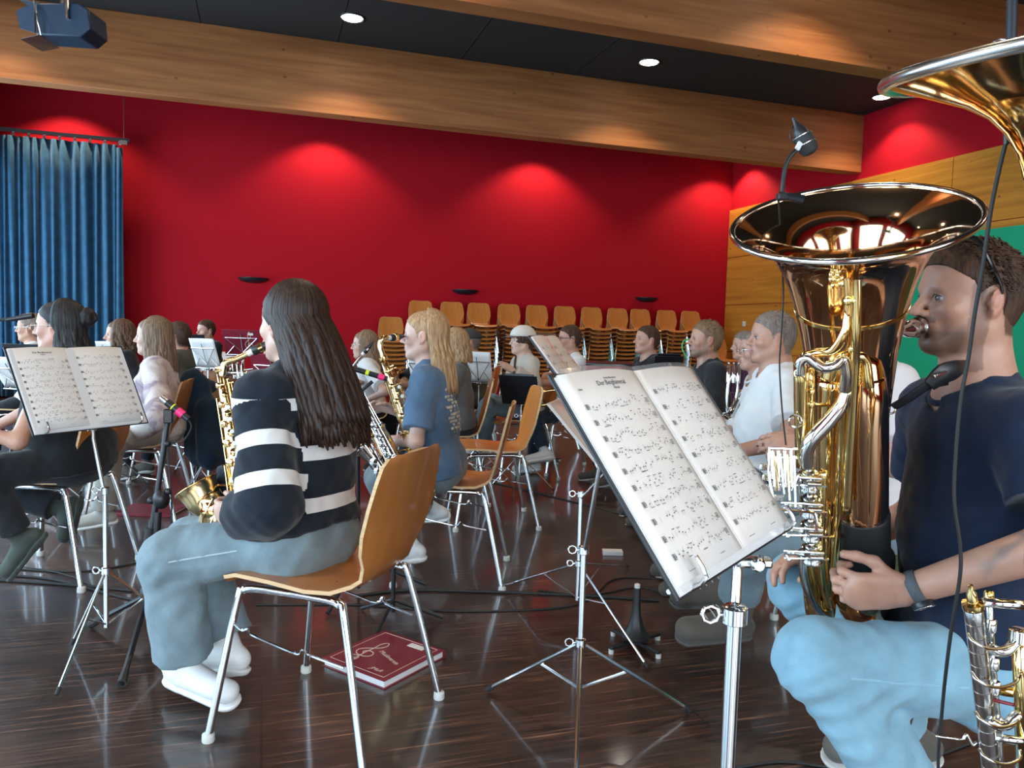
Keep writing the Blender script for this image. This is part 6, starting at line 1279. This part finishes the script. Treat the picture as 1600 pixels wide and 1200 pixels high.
# ---- saxophones ----
def sax(label, org, vdir, udir, s, tube='darkbrass', keym='brass', neck=None, bell_off=(.112, .215), cat='saxophone', neckm=None, body_len=.50, name='saxophone', nseed=1):
    v_ = V(vdir).normalized(); u_ = V(udir); u_ = (u_-v_*u_.dot(v_)).normalized(); n_ = u_.cross(v_); 
    if n_.dot(f0) > 0: n_ = -n_                     # n_ faces the viewer's side
    t = thing(name, label, cat, org); Q = lambda a, b, c=0: V(org)+(u_*a+v_*b+n_*c)*s; BLn = body_len
    MB().tube([Q(0, .02), Q(0, .2), Q(0, BLn)], [.030*s, .024*s, .0125*s], 24, 4).build('body_tube', M[tube], t, world=True, smooth='all')
    MB().tube([Q(0, .03), Q(.004, -.01), (Q(.04, -.045)), Q(.078, -.012), Q(.086, .03)], [.0305*s, .031*s, .033*s, .036*s, .038*s], 24, 6).build('bow', M[tube], t, world=True, smooth='all')
    bo, bv = bell_off; mb = MB(); pts = [Q(.086, .02), Q(.090, .07), Q(.097, .12), Q((.097+bo)/2, bv-.05), Q(bo, bv-.015), Q(bo+.006, bv)]; mb.tube(pts, [.038*s, .040*s, .044*s, .050*s, .058*s, .065*s], 32, 5, cap=False)
    mb.tube([p for p in pts[::-1]], [.0635*s, .0565*s, .0485*s, .0425*s, .0385*s, .0365*s], 32, 5, cap=False); mb.build('bell', M[tube], t, world=True, smooth='all')
    c = Q(bo+.006, bv); ax = (pts[-1]-pts[-2]).normalized(); a1 = (n_-ax*n_.dot(ax)).normalized(); a2 = ax.cross(a1); MB().tube([c+(a1*math.cos(2*PI*j/40)+a2*math.sin(2*PI*j/40))*.065*s for j in range(41)], .0022*s, 7, cap=False).build('bell_rim', M[keym], t, world=True, smooth='all')
    nk = neck or [(0, BLn), (.0, BLn+.03), (-.012, BLn+.062), (-.045, BLn+.083), (-.10, BLn+.098), (-.135, BLn+.105)]
    q = [Q(*p) if not isinstance(p, V) else p for p in nk]; MB().tube(q, [.0125*s]+[(.012-.004*i/len(q))*s for i in range(1, len(q))], 16, 6).build('neck', M[neckm or tube], t, world=True, smooth='all')
    e = q[-1]; d = (q[-1]-q[-2]).normalized(); MB().tube([e-d*.012*s, e+d*.01*s], .0095*s, 12).build('cork', M['paper2'], t, world=True)
    MB().lathe(e+d*.005*s, d, [(.0125*s, 0), (.0145*s, .004*s), (.0135*s, .03*s), (.0095*s, .055*s), (.004*s, .075*s), (.0015*s, .082*s)], 18).build('mouthpiece', M['black'], t, world=True); MB().lathe(e+d*.024*s, d, [(.0142*s, 0), (.0155*s, .001), (.0150*s, .014*s), (.0135*s, .015*s)], 18).build('ligature', M[keym], t, world=True)
    MB().lathe(Q(0, BLn-.004), v_, [(.0150*s, 0), (.0165*s, .002*s), (.0165*s, .016*s), (.0140*s, .018*s)], 20).build('neck_collar', M[keym], t, world=True)
    r_ = random.Random(nseed)
    for i in range(15):
        h = .05+.029*i; rr = (.030-.018*h/BLn)*s; k_ = (.0165-.00055*i)*s; si = (-1)**i*.35; nd = (n_*math.cos(si)+u_*math.sin(si)*(1)).normalized(); c = Q(0, h)+nd*(rr+.004*s)
        MB().lathe(c, nd, [(k_*.9, 0), (k_, .002*s), (k_, .0045*s), (k_*.55, .007*s), (0, .0075*s)], 18).build('key_cup', M[keym], t, world=True)
        if i % 2 == 0: MB().tube([c+nd*.006*s, c+nd*.008*s-u_*.022*s], .0022*s, 6).build('key_arm', M[keym], t, world=True)
    for a_, b0, b1, off in ((-.030, .05, .30, .012), (-.026, .22, .47, .014), (.026, .06, .42, .012), (.034, .04, .22, .02), (-.034, .28, .46, .004)):
        MB().tube([Q(a_, b0, off), Q(a_*.8, b1, off)], .0022*s, 8).build('hinge_rod', M[keym], t, world=True)
        for k_ in range(4): h = b0+(b1-b0)*k_/3; MB().tube([Q(a_*.4, h, off*.3), Q(a_, h, off)], .0024*s, 6).build('post', M[keym], t, world=True)
    for i in range(7): h = .14+.036*i+(.03 if i > 2 else 0); MB().lathe(Q(-.016, h, .030), n_, [(.0062*s, 0), (.0066*s, .002*s), (.005*s, .003*s)], 12).build('finger_pearl', M['white'], t, world=True)
    for (a_, b_, k_) in ((.088, .10, .022), (.095, .045, .020)): MB().lathe(Q(a_, b_, .040), n_, [(k_*s, 0), (k_*s*1.05, .004*s), (k_*s*.5, .008*s), (0, .009*s)], 20).build('key_cup', M[keym], t, world=True); MB().tube([Q(a_-.02, b_+.03, .045), Q(a_, b_, .052), Q(a_+.02, b_-.03, .045)], .0025*s, 7, 3).build('key_guard', M[keym], t, world=True)
    for i in range(4): MB().tube([Q(-.02, .05+.012*i, .028), Q(-.045, .048+.013*i, .034), Q(-.05, .056+.013*i, .034)], .0052*s, 8, 2, flat=None).build('side_key', M[keym], t, world=True)
    MB().tube([Q(.03, .16), Q(.060, .165), Q(.075, .16)], .003*s, 8).build('bell_brace', M[keym], t, world=True)
    return t
da = 2.30; mo = PEOPLE['stripegirl']['mouth']; org = P(388, 838, da-.02)
nk = [(0, .50), P(347, 588, da+.0), P(352, 568, da), P(370, 561, da-.0), P(393, 550, da-.0)]
sax('golden alto saxophone played by the dark-haired girl in stripes, bell at lower left', org, P(350, 612, da)-org, -r0, 1.0, neck=nk, neckm='darkbrass', bell_off=(.122, .175))
dt2 = 3.36; org = P(668, 762, dt2); nk = [(0, .50), P(598, 556, dt2), P(594, 540, dt2), P(598, 529, dt2), P(608, 528, dt2+.03)]
sax('golden tenor saxophone played by the girl in the blue T-shirt', org, P(603, 572, dt2)-org, -r0-f0*.3, 1.18, neck=nk, bell_off=(.128, .25), nseed=4)
ds = 2.95; org = P(622, 735, ds); nk = [(0, .50), P(553, 596, ds), P(548, 580, ds), P(556, 566, ds), P(568, 552, ds)]
sax('silver saxophone leaning with free mouthpiece between the striped girl and the girl in blue', org, P(560, 612, ds)-org, -r0+f0*.2, .70, tube='silver', keym='silver', neck=nk, nseed=7, bell_off=(.11, .2))
c = P(618, 725, ds+.03); t = thing('saxophone_stand', 'low black stand under the silver saxophone behind the front chair', 'instrument stand', (c.x, c.y, 0))
MB().tube([V((c.x, c.y, .05)), c], .009, 8).build('post', M['blackmetal'], t, world=True); MB().tube([c-r0*.05+zz*.03-f0*.02, c-r0*.03-zz*.02, c+r0*.03-zz*.02, c+r0*.05+zz*.03-f0*.02], .008, 8, 3).build('cradle', M['rubber'], t, world=True)
for k in range(3): MB().tube([V((c.x, c.y, .10)), V((c.x+.2*math.cos(k*2.09), c.y+.2*math.sin(k*2.09), .01))], .008, 8).build('leg', M['blackmetal'], t, world=True)
# smaller instruments in the rows behind
def horn(label, pts, r_, bell_at, bell_dir, br, mm='brass', name='horn'):
    t = thing(name, label, name, P(*pts[0])); q = [P(*p) for p in pts]; MB().tube(q, r_, 12, 6).build('tubing', M[mm], t, world=True, smooth='all')
    c = P(*bell_at); d = V(bell_dir).normalized(); MB().lathe(c, d, [(.008, -.16), (.012, -.12), (.02, -.07), (br*.45, -.03), (br*.75, -.008), (br, 0), (br*.97, .001), (br*.7, -.009), (br*.42, -.032), (.01, -.06)], 28).build('bell', M[mm], t, world=True, smooth='all')
    q0 = q[len(q)//2]
    for k in range(3): MB().lathe(q0+r0*(.028*k-.028), zz, [(.010, -.05), (.012, -.048), (.012, .04), (.008, .045), (.004, .06), (.008, .062), (.008, .066)], 14).build('valve', M['silver'], t, world=True)
    return t
horn('golden flugelhorn held upright by the person behind the big music book, right of centre', [(1140, 640, 4.35), (1150, 622, 4.35), (1152, 600, 4.35), (1146, 585, 4.35), (1138, 600, 4.35), (1136, 640, 4.35), (1146, 660, 4.35)], .009, (1140, 655, 4.3), (-.5, 0, -1), .06, 'silver', 'flugelhorn')
horn('gold horn lying in the lap of the man in the white polo', [(832, 622, 5.95), (850, 612, 5.95), (872, 610, 5.95), (880, 620, 5.95), (862, 630, 5.95), (838, 634, 5.95)], .012, (815, 632, 5.95), (-.8, .3, -.2), .07, 'brass', 'tenor_horn')
horn('trumpet with pale brass held by the grey-topped person behind the alto saxophone', [(408, 575, 4.9), (390, 577, 4.9), (372, 580, 4.9), (368, 588, 4.9), (384, 590, 4.9)], .007, (352, 582, 4.9), (-1, .2, 0), .055, 'silver', 'trumpet')
t = thing('clarinet', 'black clarinet held upright by the youth in the white cap', 'clarinet', P(806, 590, 5.7)); MB().tube([P(806, 556, 5.85), P(800, 615, 5.6)], [.008, .013], 12).build('body', M['black'], t, world=True); MB().lathe(P(800, 612, 5.6), (P(800, 620, 5.6)-P(806, 556, 5.85)).normalized(), [(.013, 0), (.02, .03), (.035, .06)], 18).build('bell', M['black'], t, world=True)
t = MB(); t.tube([P(1073, 560, 4.6), P(1066, 545, 4.6), P(1068, 533, 4.6), P(1078, 530, 4.6)], .004, 7, 5); M['green'] = mat('green_wire', (.02, .35, .08), .4); tag(t.build('plastic_wire', M['green'], None), 'thin bright green curved wire before the bearded man\'s mouth', 'wire')
